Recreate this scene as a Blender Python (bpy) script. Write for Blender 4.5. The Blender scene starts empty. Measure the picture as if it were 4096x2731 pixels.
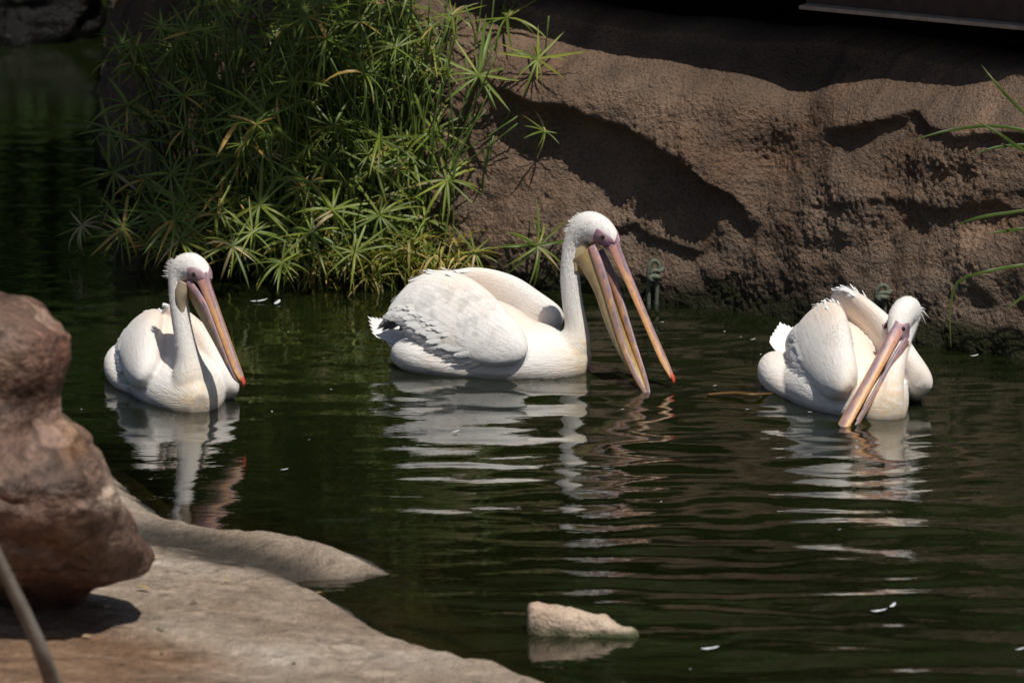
import bpy, bmesh, math, random
import numpy as np
from mathutils import Vector, Matrix, kdtree
from mathutils.bvhtree import BVHTree

random.seed(7); rng = np.random.default_rng(7)
S = bpy.context.scene
COL = S.collection
R = math.radians

# ---------------------------------------------------------------- camera, sky, sun, exposure
PITCH = R(13.0)
CAM = np.array([0.0, -15.59, 3.6])
FPX = 4997.0                                   # focal length in pixels of a 1024 px wide frame
cam_d = bpy.data.cameras.new('camera'); cam = bpy.data.objects.new('camera', cam_d); COL.objects.link(cam)
cam.location = CAM; cam.rotation_euler = (math.pi / 2 - PITCH, 0, 0)
cam_d.sensor_width = 36; cam_d.lens = FPX / 1024 * 36
cam_d.clip_start = 0.5; cam_d.clip_end = 500
cam_d.dof.use_dof = True; cam_d.dof.focus_distance = 15.35; cam_d.dof.aperture_fstop = 4.6
S.camera = cam

SUN = np.array([0.22, -0.42, 0.86]); SUN = SUN / np.linalg.norm(SUN)
w = bpy.data.worlds.new('World'); S.world = w; w.use_nodes = True
wn = w.node_tree.nodes; wl = w.node_tree.links
sky = wn.new('ShaderNodeTexSky'); sky.sky_type = 'NISHITA'; sky.sun_disc = False
sky.sun_elevation = math.asin(SUN[2]); sky.sun_rotation = math.atan2(SUN[0], SUN[1])
bg = wn['Background']; bg.inputs[1].default_value = 0.07
wl.new(sky.outputs[0], bg.inputs[0])
sun_d = bpy.data.lights.new('sun', 'SUN'); sun_d.energy = 4.5; sun_d.angle = R(0.5); sun_d.color = (1, .95, .87)
sun = bpy.data.objects.new('sun', sun_d); COL.objects.link(sun)
sun.rotation_euler = Vector(SUN).to_track_quat('Z', 'Y').to_euler(); sun.location = (5, -6, 12)
S.view_settings.view_transform = 'Standard'; S.view_settings.look = 'None'
S.view_settings.exposure = 0.0; S.view_settings.gamma = 1.0; S.view_settings.use_curve_mapping = False
S.render.engine = 'CYCLES'
S.cycles.use_denoising = True
S.cycles.max_bounces = 6; S.cycles.diffuse_bounces = 3; S.cycles.glossy_bounces = 3
S.cycles.transparent_max_bounces = 6; S.cycles.caustics_reflective = False; S.cycles.caustics_refractive = False

# ---------------------------------------------------------------- pixel -> ray (pixels of the 4096 x 2731 photograph)
FW = np.array([0, math.cos(PITCH), -math.sin(PITCH)]); UP = np.array([0, math.sin(PITCH), math.cos(PITCH)])
def ray(px, py):
    u = (px / 4 - 512) / FPX; v = (341 - py * 682 / 2731) / FPX
    return FW + u * np.array([1., 0, 0]) + v * UP
def on_z(px, py, z=0.0):
    d = ray(px, py); return CAM + d * ((z - CAM[2]) / d[2])
def on_y(px, py, y):
    d = ray(px, py); return CAM + d * ((y - CAM[1]) / d[1])
def project(p):
    q = np.asarray(p) - CAM; z = q @ FW
    return np.array([(q[0] / z * FPX + 512) * 4, (341 - (q @ UP) / z * FPX) * 2731 / 682])

# ---------------------------------------------------------------- noise
_perm = np.random.default_rng(3).permutation(256); _perm = np.concatenate([_perm, _perm, _perm])
_g = np.random.default_rng(4).normal(size=(256, 3)); _g /= np.linalg.norm(_g, axis=1)[:, None]
def perlin(p):
    p = np.asarray(p, float); i = np.floor(p).astype(int); f = p - i; i &= 255
    w_ = f * f * f * (f * (f * 6 - 15) + 10); out = 0
    for dx in (0, 1):
        for dy in (0, 1):
            for dz in (0, 1):
                h = _perm[_perm[_perm[(i[:, 0] + dx) & 255] + ((i[:, 1] + dy) & 255)] + ((i[:, 2] + dz) & 255)]
                d = f - np.array([dx, dy, dz])
                k = np.abs(1 - dx - w_[:, 0]) * np.abs(1 - dy - w_[:, 1]) * np.abs(1 - dz - w_[:, 2])
                out = out + k * np.einsum('ij,ij->i', _g[h & 255], d)
    return out
def fbm(p, o=4, gain=.5):
    p = np.asarray(p, float); a = 1; s = 0
    for k in range(o):
        s = s + a * perlin(p + 17.3 * k); p = p * 2.03; a *= gain
    return s
def smooth(a, b, x):
    t = np.clip((x - a) / (b - a), 0, 1); return t * t * (3 - 2 * t)

# ---------------------------------------------------------------- mesh helpers
def mesh(name, v, f, mat=None, cols=None, smooth_=True):
    me = bpy.data.meshes.new(name); me.from_pydata([tuple(x) for x in v], [], [tuple(x) for x in f]); me.update()
    if smooth_: me.polygons.foreach_set('use_smooth', [True] * len(me.polygons))
    if mat: me.materials.append(mat)
    if cols is not None: set_col(me, cols)
    return me
def set_col(me, cols, name='tint'):
    a = me.attributes.get(name) or me.attributes.new(name, 'FLOAT_COLOR', 'POINT')
    c = np.ones((len(me.vertices), 4)); c[:, :3] = cols
    a.data.foreach_set('color', c.ravel())
def obj(name, me, parent=None, loc=None, label=None, cat=None, group=None, kind=None):
    o = bpy.data.objects.new(name, me); COL.objects.link(o)
    if parent: o.parent = parent
    if loc is not None: o.location = loc
    tag(o, label, cat, group, kind); return o
def tag(o, label=None, cat=None, group=None, kind=None):
    if label: o['label'] = label
    if cat: o['category'] = cat
    if group: o['group'] = group
    if kind: o['kind'] = kind
    return o
class MB:
    def __init__(s): s.v = []; s.f = []; s.c = []; s.n = 0
    def add(s, v, f, col=None):
        v = np.asarray(v, float); s.v.append(v); s.f += [tuple(int(i) + s.n for i in q) for q in f]; s.n += len(v)
        if col is not None: s.c.append(np.broadcast_to(np.asarray(col, float), (len(v), 3)))
        return s
    def me(s, name, mat, smooth_=True):
        return mesh(name, np.concatenate(s.v), s.f, mat, np.concatenate(s.c) if s.c else None, smooth_)
def catmull(a, n):
    a = np.asarray(a, float); m = len(a); t = np.linspace(0, m - 1, n); i = np.clip(t.astype(int), 0, m - 2); u = (t - i)[:, None]
    p0 = a[np.clip(i - 1, 0, m - 1)]; p1 = a[i]; p2 = a[i + 1]; p3 = a[np.clip(i + 2, 0, m - 1)]
    return .5 * (2 * p1 + (p2 - p0) * u + (2 * p0 - 5 * p1 + 4 * p2 - p3) * u ** 2 + (3 * p1 - p0 - 3 * p2 + p3) * u ** 3)
def loft(secs, closed=True, cap=True):
    n, k = len(secs), len(secs[0]); v = np.concatenate(secs); f = []
    for i in range(n - 1):
        for j in range(k if closed else k - 1):
            j2 = (j + 1) % k
            f.append((i * k + j, i * k + j2, (i + 1) * k + j2, (i + 1) * k + j))
    if cap and closed:
        f.append(tuple(range(k - 1, -1, -1))); f.append(tuple((n - 1) * k + j for j in range(k)))
    return v, f
def unit(v): v = np.asarray(v, float); return v / (np.linalg.norm(v, axis=-1, keepdims=True) + 1e-12)
def tube(path, rad, lat=(0, 1, 0), k=16, n=40):
    """path (m,3), rad (m,2) = radius across 'lat' and radius in the other direction"""
    P = catmull(path, n); Rr = np.maximum(catmull(rad, n), .0005); T = unit(np.gradient(P, axis=0)); secs = []
    th = np.linspace(0, 2 * math.pi, k, endpoint=False)
    for p, t, r in zip(P, T, Rr):
        l = unit(np.asarray(lat, float) - t * (t @ np.asarray(lat, float))); b = np.cross(t, l)
        secs.append(p + np.cos(th)[:, None] * l * r[0] + np.sin(th)[:, None] * b * r[1])
    return loft(secs)
def grid_faces(ny, nx):
    i = np.arange((ny - 1) * (nx - 1)); r = i // (nx - 1); c = i % (nx - 1); a = r * nx + c
    return np.stack([a, a + 1, a + nx + 1, a + nx], 1)
def grid_mesh(name, V, ny, nx, mat, cols=None, flip=False):
    F = grid_faces(ny, nx); F = F[:, ::-1] if flip else F
    me = bpy.data.meshes.new(name); me.vertices.add(len(V)); me.vertices.foreach_set('co', V.astype(np.float32).ravel())
    me.loops.add(F.size); me.loops.foreach_set('vertex_index', F.ravel().astype(np.int32))
    me.polygons.add(len(F)); me.polygons.foreach_set('loop_start', np.arange(0, F.size, 4, dtype=np.int32))
    me.update(calc_edges=True); me.validate()
    me.polygons.foreach_set('use_smooth', [True] * len(me.polygons))
    if mat: me.materials.append(mat)
    if cols is not None: set_col(me, cols)
    return me

# ---------------------------------------------------------------- materials
def mat(name, rough=.8, spec=.3):
    m = bpy.data.materials.new(name); m.use_nodes = True; nt = m.node_tree
    b = nt.nodes['Principled BSDF']; b.inputs['Roughness'].default_value = rough; b.inputs['Specular IOR Level'].default_value = spec
    return m, nt, b
def nd(nt, t, **kw):
    n = nt.nodes.new(t)
    for k, v in kw.items():
        if isinstance(k, str) and k in n.inputs: n.inputs[k].default_value = v
        else: setattr(n, k, v)
    return n
def noise(nt, scale, detail=4, rough=.55, vec=None, dist=0):
    n = nt.nodes.new('ShaderNodeTexNoise'); n.inputs['Scale'].default_value = scale; n.inputs['Detail'].default_value = detail
    n.inputs['Roughness'].default_value = rough; n.inputs['Distortion'].default_value = dist
    if vec: nt.links.new(vec, n.inputs['Vector'])
    return n
def ramp(nt, src, stops):
    r = nt.nodes.new('ShaderNodeValToRGB'); e = r.color_ramp.elements
    while len(e) > len(stops): e.remove(e[-1])
    while len(e) < len(stops): e.new(1)
    for x, (p, c) in zip(e, stops): x.position = p; x.color = (*c, 1) if len(c) == 3 else c
    nt.links.new(src, r.inputs[0]); return r
def mix(nt, fac, a, b, mode='MIX'):
    m = nt.nodes.new('ShaderNodeMix'); m.data_type = 'RGBA'; m.blend_type = mode
    for s, i in ((fac, 0), (a, 6), (b, 7)):
        if hasattr(s, 'links'): nt.links.new(s, m.inputs[i])
        elif i == 0: m.inputs[0].default_value = s
        else: m.inputs[i].default_value = (*s, 1)
    return m.outputs[2]
def attr(nt, name='tint'):
    a = nt.nodes.new('ShaderNodeAttribute'); a.attribute_name = name; return a.outputs['Color']
def bump(nt, b, h, strength=.3, dist=.01, prev=None):
    n = nt.nodes.new('ShaderNodeBump'); n.inputs['Strength'].default_value = strength; n.inputs['Distance'].default_value = dist
    nt.links.new(h, n.inputs['Height'])
    if prev: nt.links.new(prev, n.inputs['Normal'])
    nt.links.new(n.outputs[0], b.inputs['Normal']); return n.outputs[0]
def coord(nt, scale=(1, 1, 1), rot=(0, 0, 0)):
    c = nt.nodes.new('ShaderNodeTexCoord'); m = nt.nodes.new('ShaderNodeMapping')
    m.inputs['Scale'].default_value = scale; m.inputs['Rotation'].default_value = rot
    nt.links.new(c.outputs['Object'], m.inputs[0]); return m.outputs[0]

M = {}
def rock_mat(name, cs, fine=90, wet=None, rough=.9, bs=.6):
    m, nt, b = mat(name, rough, .25); v = coord(nt)
    big = noise(nt, 2.2, 6, .6, v); sm = noise(nt, fine, 3, .6, v)
    c = ramp(nt, big.outputs[0], [(.3, cs[0]), (.52, cs[1]), (.72, cs[2])]).outputs[0]
    sp = ramp(nt, sm.outputs[0], [(.3, (.55, .55, .55)), (.5, (1, 1, 1)), (.75, (1.2, 1.15, 1.1))]).outputs[0]
    c = mix(nt, .85, c, sp, 'MULTIPLY'); c = mix(nt, 1, c, attr(nt), 'MULTIPLY')
    nt.links.new(c, b.inputs['Base Color'])
    bump(nt, b, sm.outputs[0], bs, .02); M[name] = m
    return m, nt, b
rock_mat('wall_rock', [(.098, .064, .044), (.14, .095, .066), (.185, .13, .094)], bs=1.0)
m, nt, b = rock_mat('shore_rock', [(.17, .125, .088), (.24, .19, .145), (.31, .27, .225)], fine=110, bs=.9)
m, nt, b = rock_mat('boulder_rock', [(.07, .038, .027), (.125, .075, .055), (.21, .155, .118)], fine=60, rough=.48, bs=.7)
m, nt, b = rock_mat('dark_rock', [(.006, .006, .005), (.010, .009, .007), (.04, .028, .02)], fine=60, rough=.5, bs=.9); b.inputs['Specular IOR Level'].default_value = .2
m, nt, b = rock_mat('stone', [(.40, .29, .21), (.54, .42, .32), (.62, .5, .4)], fine=120, bs=.5)
# feathers
m, nt, b = mat('feather', .75, .2); v = coord(nt, (60, 60, 60)); n1 = noise(nt, 1, 4, .6, v); fl = nt.nodes.new('ShaderNodeAttribute'); fl.attribute_name = 'flow'; mp = nt.nodes.new('ShaderNodeMapping'); mp.inputs['Scale'].default_value = (26, 150, 40); nt.links.new(fl.outputs['Vector'], mp.inputs[0]); n2 = noise(nt, 1, 5, .65, mp.outputs[0], .6)
sp = ramp(nt, n2.outputs[0], [(.3, (.9, .89, .88)), (.6, (1, 1, 1))]).outputs[0]
nt.links.new(mix(nt, .8, attr(nt), sp, 'MULTIPLY'), b.inputs['Base Color'])
b.inputs['Sheen Weight'].default_value = .15; b.inputs['Subsurface Weight'].default_value = 0.0
nn = bump(nt, b, n2.outputs[0], .55, .007); bump(nt, b, n1.outputs[0], .2, .004, nn); M['feather'] = m
# bare skin and horn of bill
m, nt, b = mat('bill', .42, .4); v = coord(nt, (70, 70, 70)); n1 = noise(nt, 1, 5, .65, v)
sp = ramp(nt, n1.outputs[0], [(.3, (.78, .76, .78)), (.6, (1.05, 1.03, 1))]).outputs[0]
nt.links.new(mix(nt, .7, attr(nt), sp, 'MULTIPLY'), b.inputs['Base Color']); bump(nt, b, n1.outputs[0], .18, .004)
b.inputs['Subsurface Weight'].default_value = .08; b.inputs['Subsurface Radius'].default_value = (.01, .005, .003); M['bill'] = m
m, nt, b = mat('skin', .5, .35); v = coord(nt, (140, 140, 140)); n1 = noise(nt, 1, 3, .6, v)
sp = ramp(nt, n1.outputs[0], [(.3, (.86, .84, .86)), (.6, (1.05, 1.02, 1))]).outputs[0]
nt.links.new(mix(nt, .7, attr(nt), sp, 'MULTIPLY'), b.inputs['Base Color']); bump(nt, b, n1.outputs[0], .25, .003); M['skin'] = m
m, nt, b = mat('eyeball', .06, .6); b.inputs['Base Color'].default_value = (.02, .008, .006, 1); b.inputs['Coat Weight'].default_value = .6; M['eyeball'] = m
# leaves
def leaf_mat(name, c0, c1, tip, tr=.4):
    m, nt, b = mat(name, .42, .4); oi = nt.nodes.new('ShaderNodeObjectInfo'); g = nt.nodes.new('ShaderNodeNewGeometry')
    c = mix(nt, oi.outputs['Random'], c0, c1); v = coord(nt, (40, 40, 40)); n = noise(nt, 1, 3, .6, v)
    c = mix(nt, .6, c, ramp(nt, n.outputs[0], [(.3, (.7, .7, .65)), (.65, (1.15, 1.15, 1.1))]).outputs[0], 'MULTIPLY')
    c = mix(nt, 1, c, attr(nt), 'MULTIPLY')
    nt.links.new(c, b.inputs['Base Color'])
    t = nt.nodes.new('ShaderNodeBsdfTranslucent'); c2 = mix(nt, 1, c, (1.25, 1.35, .5), 'MULTIPLY'); nt.links.new(c2, t.inputs[0])
    ms = nt.nodes.new('ShaderNodeMixShader'); ms.inputs[0].default_value = tr
    nt.links.new(b.outputs[0], ms.inputs[1]); nt.links.new(t.outputs[0], ms.inputs[2])
    nt.links.new(ms.outputs[0], nt.nodes['Material Output'].inputs[0]); M[name] = m
leaf_mat('leaf', (.12, .165, .03), (.225, .27, .06), None)
leaf_mat('leaf_dry', (.34, .25, .13), (.5, .4, .24), None, .25)
leaf_mat('stem', (.055, .1, .02), (.11, .16, .035), None, .15)
leaf_mat('tree_leaf', (.04, .08, .02), (.08, .13, .03), None, .3)
def plain(name, c, rough=.8, sc=30, bs=.2, spec=.3, stretch=(1, 1, 1)):
    m, nt, b = mat(name, rough, spec); v = coord(nt, tuple(sc * s for s in stretch)); n = noise(nt, 1, 5, .6, v)
    c0 = tuple(x * .65 for x in c); c1 = tuple(min(1, x * 1.25) for x in c)
    nt.links.new(ramp(nt, n.outputs[0], [(.3, c0), (.7, c1)]).outputs[0], b.inputs['Base Color']); bump(nt, b, n.outputs[0], bs, .004); M[name] = m
plain('shaded_rusty_steel', (.06, .034, .026), .7, 25)  # rust brown, darkened to carry the shade on the beam web
plain('lit_steel', (.32, .25, .19), .8, 25)  # lighter copy of the steel: sunlight painted into the flange colour
plain('deck_wood', (.1, .075, .055), .85, 12, .3, .2, (1, 8, 8))
plain('void_shade', (.012, .011, .01), 1, 8)  # near black: deep shade under the deck put into the colour
plain('bark', (.12, .095, .07), .9, 20, .6)
plain('branch', (.19, .165, .135), .7, 18, .2)
plain('algae_rope', (.11, .125, .09), .85, 120, .5)
plain('white_plume', (.5, .51, .53), .7, 80)
# water
m = bpy.data.materials.new('pond_water'); m.use_nodes = True; nt = m.node_tree; nt.nodes.remove(nt.nodes['Principled BSDF'])
gl = nt.nodes.new('ShaderNodeBsdfGlossy'); gl.inputs['Roughness'].default_value = .015
df = nt.nodes.new('ShaderNodeBsdfDiffuse'); tr = nt.nodes.new('ShaderNodeBsdfTransparent'); tr.inputs[0].default_value = (.62, .6, .42, 1)
v = coord(nt, (.8, .8, .8)); nz = noise(nt, 1.5, 3, .5, v)
nt.links.new(ramp(nt, nz.outputs[0], [(.35, (.006, .009, .0026)), (.65, (.0105, .0148, .004))]).outputs[0], df.inputs[0])
fr = nt.nodes.new('ShaderNodeFresnel'); fr.inputs[0].default_value = 1.95
vb = coord(nt, (9, 26, 1)); nb = noise(nt, 1, 3, .55, vb); bn = nt.nodes.new('ShaderNodeBump'); bn.inputs['Strength'].default_value = .1; bn.inputs['Distance'].default_value = .01
nt.links.new(nb.outputs[0], bn.inputs['Height'])
for s in (gl, fr): nt.links.new(bn.outputs[0], s.inputs['Normal'])
at = nt.nodes.new('ShaderNodeAttribute'); at.attribute_name = 'murk'
m1 = nt.nodes.new('ShaderNodeMixShader'); m2 = nt.nodes.new('ShaderNodeMixShader')
nt.links.new(at.outputs['Fac'], m1.inputs[0]); nt.links.new(tr.outputs[0], m1.inputs[1]); nt.links.new(df.outputs[0], m1.inputs[2])
fm = nt.nodes.new('ShaderNodeMath'); fm.operation = 'MULTIPLY'; fm.inputs[1].default_value = 1.3; fm.use_clamp = True; nt.links.new(fr.outputs[0], fm.inputs[0]); nt.links.new(fm.outputs[0], m2.inputs[0]); nt.links.new(m1.outputs[0], m2.inputs[1]); nt.links.new(gl.outputs[0], m2.inputs[2])
nt.links.new(m2.outputs[0], nt.nodes['Material Output'].inputs[0]); M['water'] = m

# ---------------------------------------------------------------- ground: pond bed and the near bank in one sheet
SHORE = [(300, 1800), (430, 1862), (500, 1930), (560, 2000), (650, 2070), (900, 2135), (1180, 2172), (1420, 2225), (1590, 2300),
         (1420, 2322), (1270, 2335), (1310, 2385), (1450, 2470), (1600, 2560), (1760, 2622), (2000, 2690), (2160, 2740)]
sh = np.array([on_z(*p)[:2] for p in SHORE])
poly = np.concatenate([[[-40, 3.0], [-6, -.9], [-2.6, -1.2]], sh, [[.6, -4.5], [3, -6], [40, -8], [40, -60], [-40, -60]]])
def sdist(P, poly):
    """signed distance, positive inside"""
    a = poly; b_ = np.roll(poly, -1, 0); d = np.full(len(P), 1e9); ins = np.zeros(len(P), bool)
    for p, q in zip(a, b_):
        e = q - p; t = np.clip(((P - p) @ e) / (e @ e), 0, 1); d = np.minimum(d, np.linalg.norm(P - p - t[:, None] * e, axis=1))
        c = (p[1] > P[:, 1]) != (q[1] > P[:, 1])
        with np.errstate(divide='ignore', invalid='ignore'):
            x = (q[0] - p[0]) * (P[:, 1] - p[1]) / (q[1] - p[1]) + p[0]
        ins ^= c & (P[:, 0] < x)
    return np.where(ins, d, -d)
def ground_h(P):
    P = np.asarray(P, float); d = sdist(P, poly); p3 = np.c_[P, np.zeros(len(P))]
    up = .05 * smooth(0, .12, d) + .1 * np.maximum(d, 0) + .06 * np.maximum(d - 3, 0)
    dn = np.maximum(-.75, d * .32 - .12 * smooth(0, .3, -d))
    z = np.where(d > 0, up, dn)
    z = z + .018 * fbm(p3 * 2.2, 3) * smooth(-.3, .25, d) + .012 * fbm(p3 * 11, 4, .6) * smooth(-.05, .1, d)
    # wet channel between the outer ledge and the slab
    c = np.array([on_z(*p, .05)[:2] for p in [(560, 2120), (800, 2185), (1050, 2240), (1300, 2300), (1480, 2300)]]); dd = np.full(len(P), 9.)
    for a, b_ in zip(c[:-1], c[1:]):
        e = b_ - a; t = np.clip(((P - a) @ e) / (e @ e), 0, 1); dd = np.minimum(dd, np.linalg.norm(P - a - t[:, None] * e, axis=1))
    low = np.exp(-(dd / .28) ** 4) * (P[:, 1] > -2.9); z = np.where(d > 0, z * (1 - .3 * low), z)
    z = z - .02 * np.exp(-(dd / .09) ** 2) * (d > -.1)
    # land round the rest of the pond
    far = np.maximum.reduce([np.abs(P[:, 0]) - 7, P[:, 1] - 8.5, np.zeros(len(P))])
    z = np.maximum(z, np.minimum(-.75 + far * .9, .6 + .02 * far)) if True else z
    return z, d, dd
def axis(lo, a, b_, hi, step, n):
    return np.unique(np.concatenate([-np.geomspace(-lo + a + 1, 1, n) + a + 1 if lo < a else [a], np.arange(a, b_, step), b_ - 1 + np.geomspace(1, hi - b_ + 1, n)]))
gx = axis(-60, -2.1, 1.0, 60, .016, 40); gy = axis(-60, -5.2, -1.0, 60, .016, 45)
X, Y = np.meshgrid(gx, gy); P2 = np.c_[X.ravel(), Y.ravel()]
z, d, dd = ground_h(P2); p3 = np.c_[P2, z]
n1 = fbm(p3 * np.array([1.5, 3, 1]), 4); n2 = fbm(p3 * np.array([5, 12, 3]) + 9, 3); n3 = fbm(p3 * 30, 2)
tint = np.ones((len(z), 3))
sand = smooth(.55, .95, d - .35 * n1 + .25 * (P2[:, 0] < -9))[:, None]
tint = (tint * 1.5 + .35 * n2[:, None]) * (1 - sand * np.array([.3, .45, .56]))
wet = np.maximum(smooth(.07, .0, d + .04 * n2), .9 * np.exp(-(dd / (.13 + .05 * n2)) ** 4))[:, None]
tint = tint * (1 - wet * np.array([.93, .92, .91]))
gull = smooth(.2, .38, n2)[:, None] * smooth(.1, .3, d)[:, None]; tint = tint + gull * np.array([.35, .36, .38])
speck = smooth(.34, .5, n3)[:, None]; tint = tint * (1 - .5 * speck); tint = tint * (1 + .5 * fbm(p3 * 55, 2)[:, None])
drop = smooth(.40, .5, fbm(p3 * np.array([17, 34, 1]) + 60, 2))[:, None] * smooth(.1, .3, d)[:, None]; tint = tint + drop * .7
cr = np.exp(-(perlin(p3 * np.array([2.2, 4.5, 1]) + .4 * np.c_[n2, n1, n2]) / .02) ** 2) * smooth(.15, .3, d); tint = tint * (1 - .45 * cr[:, None])
under = smooth(.0, -.15, d)[:, None]; tint = tint * (1 - under) + under * np.array([.5, .46, .25])
obj('ground', grid_mesh('ground', p3, len(gy), len(gx), M['shore_rock'], tint), kind='structure')

# ---------------------------------------------------------------- pond water
BA = on_z(2580, 1570); BB = on_z(2700, 1545); BC = on_z(3375, 1700)
wx = axis(-30, -2.3, 2.3, 30, .019, 25); wy = axis(-14, -4.3, 4.0, 30, .017, 25)
X, Y = np.meshgrid(wx, wy); P2 = np.c_[X.ravel(), Y.ravel()]
h = np.zeros(len(P2)); wr = np.random.default_rng(21)
act = .55 + .9 * fbm(np.c_[P2 * np.array([.45, .7]), np.zeros(len(P2))], 2)
act = np.clip(act + .25 * smooth(-.3, .8, P2[:, 0]) - .25 * smooth(-.2, -1.1, P2[:, 0]), .22, 1.1)
for k in range(26):
    lam = .075 * (5.0 ** (k / 25.)); a = math.pi / 2 + wr.normal() * (.2 if lam < .2 else .3)
    kv = 2 * math.pi / lam * np.array([math.cos(a), math.sin(a)]); slope = .043 if lam > .1 else .021
    wob = 1.6 * perlin(np.c_[P2 * 1.4, np.full(len(P2), k * 3.7)])
    amp = .5 + .9 * perlin(np.c_[P2 * np.array([.8, 1.5]), np.full(len(P2), 40 + k * 2.1)])
    h += act * np.clip(amp, 0, 2) * slope * lam / (2 * math.pi) * np.sin(P2 @ kv + wr.uniform(0, 6.28) + wob)
for c, A, lam, fall in ((BA, .05, .07, .28), (BB, .05, .06, .22), (BC, .06, .075, .33), (on_z(2300, 1500), .03, .13, .7), (on_z(780, 1640), .022, .12, .55), (on_z(3480, 1680), .035, .11, .5)):
    r = np.linalg.norm(P2 - c[:2], axis=1); h += A * lam / 6.28 * np.sin(6.28 * r / lam + 1.5 * perlin(np.c_[P2 * 4, np.zeros(len(P2))])) * np.exp(-(r / fall) ** 2)
fade = smooth(5, 2.2, np.abs(P2[:, 0])) * smooth(9, 4, P2[:, 1]); gz, d, _ = ground_h(P2)
h *= fade * (.35 + .65 * smooth(0, .8, -d))
me = grid_mesh('water', np.c_[P2, h], len(wy), len(wx), M['water'])
a = me.attributes.new('murk', 'FLOAT', 'POINT'); a.data.foreach_set('value', (1 - np.exp(-np.maximum(-gz, 0) * 4.2)).astype(np.float32))
obj('water', me, kind='structure')

# ---------------------------------------------------------------- rock wall behind the pond
WL = [(4096, 1440), (3700, 1378), (3300, 1305), (2900, 1245), (2600, 1205), (2350, 1172), (2100, 1150), (1850, 1135), (1500, 1105), (1100, 1050), (760, 930), (560, 800), (400, 690)]
wp = np.array([on_z(*p)[:2] for p in WL]); wp = np.concatenate([[[4.6, -2.2], [2.7, -.85]], wp, [[-1.62, 3.7], [-1.7, 5.0], [-1.7, 7.0]]])
fine = catmull(wp, 3000); seg = np.r_[0, np.cumsum(np.linalg.norm(np.diff(fine, axis=0), axis=1))]
ss_ = np.interp(np.arange(0, seg[-1], .02), seg, fine[:, 0]); sv = np.arange(0, seg[-1], .02)[(ss_ < 2.0)]; us = np.unique(np.concatenate([np.arange(0, sv[0], .03), np.arange(sv[0], seg[-1] - 3.6, .0062), np.arange(seg[-1] - 3.6, seg[-1], .03)]))
cx = np.interp(us, seg, fine[:, 0]); cy = np.interp(us, seg, fine[:, 1])
tx = np.gradient(cx); ty = np.gradient(cy); L = np.hypot(tx, ty)
for _ in range(60): tx = np.convolve(np.pad(tx / L, 2, 'edge'), np.ones(5) / 5, 'valid'); ty = np.convolve(np.pad(ty / L, 2, 'edge'), np.ones(5) / 5, 'valid'); L = np.hypot(tx, ty)
nx_, ny_ = ty / L, -tx / L                                        # towards the pond
if (nx_ * -cx + ny_ * (-3 - cy)).mean() < 0: nx_, ny_ = -nx_, -ny_
TOP = np.array([(1400, -260), (1900, -60), (2190, 27), (2439, 68), (2560, 62), (2814, 107), (3171, 125), (3440, 160), (3662, 214), (4096, 241), (4500, 270)])
ppx = np.array([project((x, y, .4))[0] for x, y in zip(cx, cy)])
tpy = np.interp(ppx, TOP[:, 0], TOP[:, 1])
LEAN = .17
zt = []
for x, y, px, py in zip(cx, cy, ppx, tpy):
    p = on_y(np.clip(px, -400, 4500), py, y + .36); zt.append(p[2] - .03)
zt = np.clip(np.array(zt), .55, 1.35); zt = np.convolve(np.pad(zt, 12, 'edge'), np.ones(25) / 25, 'valid')
zt = np.where(cy > 3.3, np.minimum(zt, 1.3), zt)
NV, NB = 175, 16
V = []; uv = []
tt = np.linspace(0, 1, NV)
Z = (-.25 + (zt[None, :] + .25) * tt[:, None]); U = np.broadcast_to(us, Z.shape)
off = -LEAN * np.maximum(Z, 0) - .18 * smooth(.75, 1.0, tt)[:, None] ** 2
B3 = np.stack([cx + 0 * Z, cy + 0 * Z, Z], -1)
# bulges and hollows, given where the photograph shows them: px, py, rx, ry, tilt, metres
FEAT = [(3080, 350, 100, 220, -.35, -.07), (3250, 980, 380, 330, 0, .06), (2950, 900, 60, 300, .05, -.04), (3750, 900, 380, 70, -.15, -.035), (3900, 1080, 300, 120, 0, .05), (2300, 1050, 260, 130, .2, .06), (2050, 850, 160, 260, 0, .05),
        (3420, 900, 130, 60, .3, .03), (3620, 640, 120, 60, .3, .035), (2750, 1110, 220, 80, .1, .03), (3560, 1180, 170, 70, .1, .035), (3330, 720, 150, 90, .6, .04), (3000, 640, 120, 90, .5, -.04)]
# overhanging ledges: lower edge, metres, reach above, reach below, fade of the ends
LEDGE = [([(1950, 330), (2150, 400), (2330, 460), (2480, 490), (2600, 560), (2740, 660), (2900, 740), (2990, 850)], .105, 420, 48, 130), ([(3300, 520), (3420, 490), (3540, 462), (3640, 520), (3800, 540), (4100, 560), (4600, 600)], .058, 260, 32, 110),
         ([(3300, 800), (3500, 790), (3700, 830), (3900, 820), (4100, 860)], .022, 120, 26, 120), ([(2300, 960), (2500, 900), (2650, 960), (2800, 1000)], .03, 90, 26, 90)]
base = B3.reshape(-1, 3)
q = base - CAM; zz = q @ FW; PX = (q[:, 0] / zz * FPX + 512) * 4; PY = (341 - (q @ UP) / zz * FPX) * 2731 / 682
PX = PX.reshape(Z.shape); PY = PY.reshape(Z.shape)
for fx, fy, rx, ry, ang, A in FEAT:
    dx = PX - fx; dy = PY - fy; c, s = math.cos(ang), math.sin(ang)
    e = ((c * dx + s * dy) / rx) ** 2 + ((-s * dx + c * dy) / ry) ** 2
    off = off + .62 * A * np.exp(-e ** 1.2)
q = np.stack([U, Z, 0 * Z], -1).reshape(-1, 3)
wobx = 40 * fbm(q * 4 + 21, 3).reshape(Z.shape); woby = 34 * fbm(q * 5 + 61, 3).reshape(Z.shape)
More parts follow.
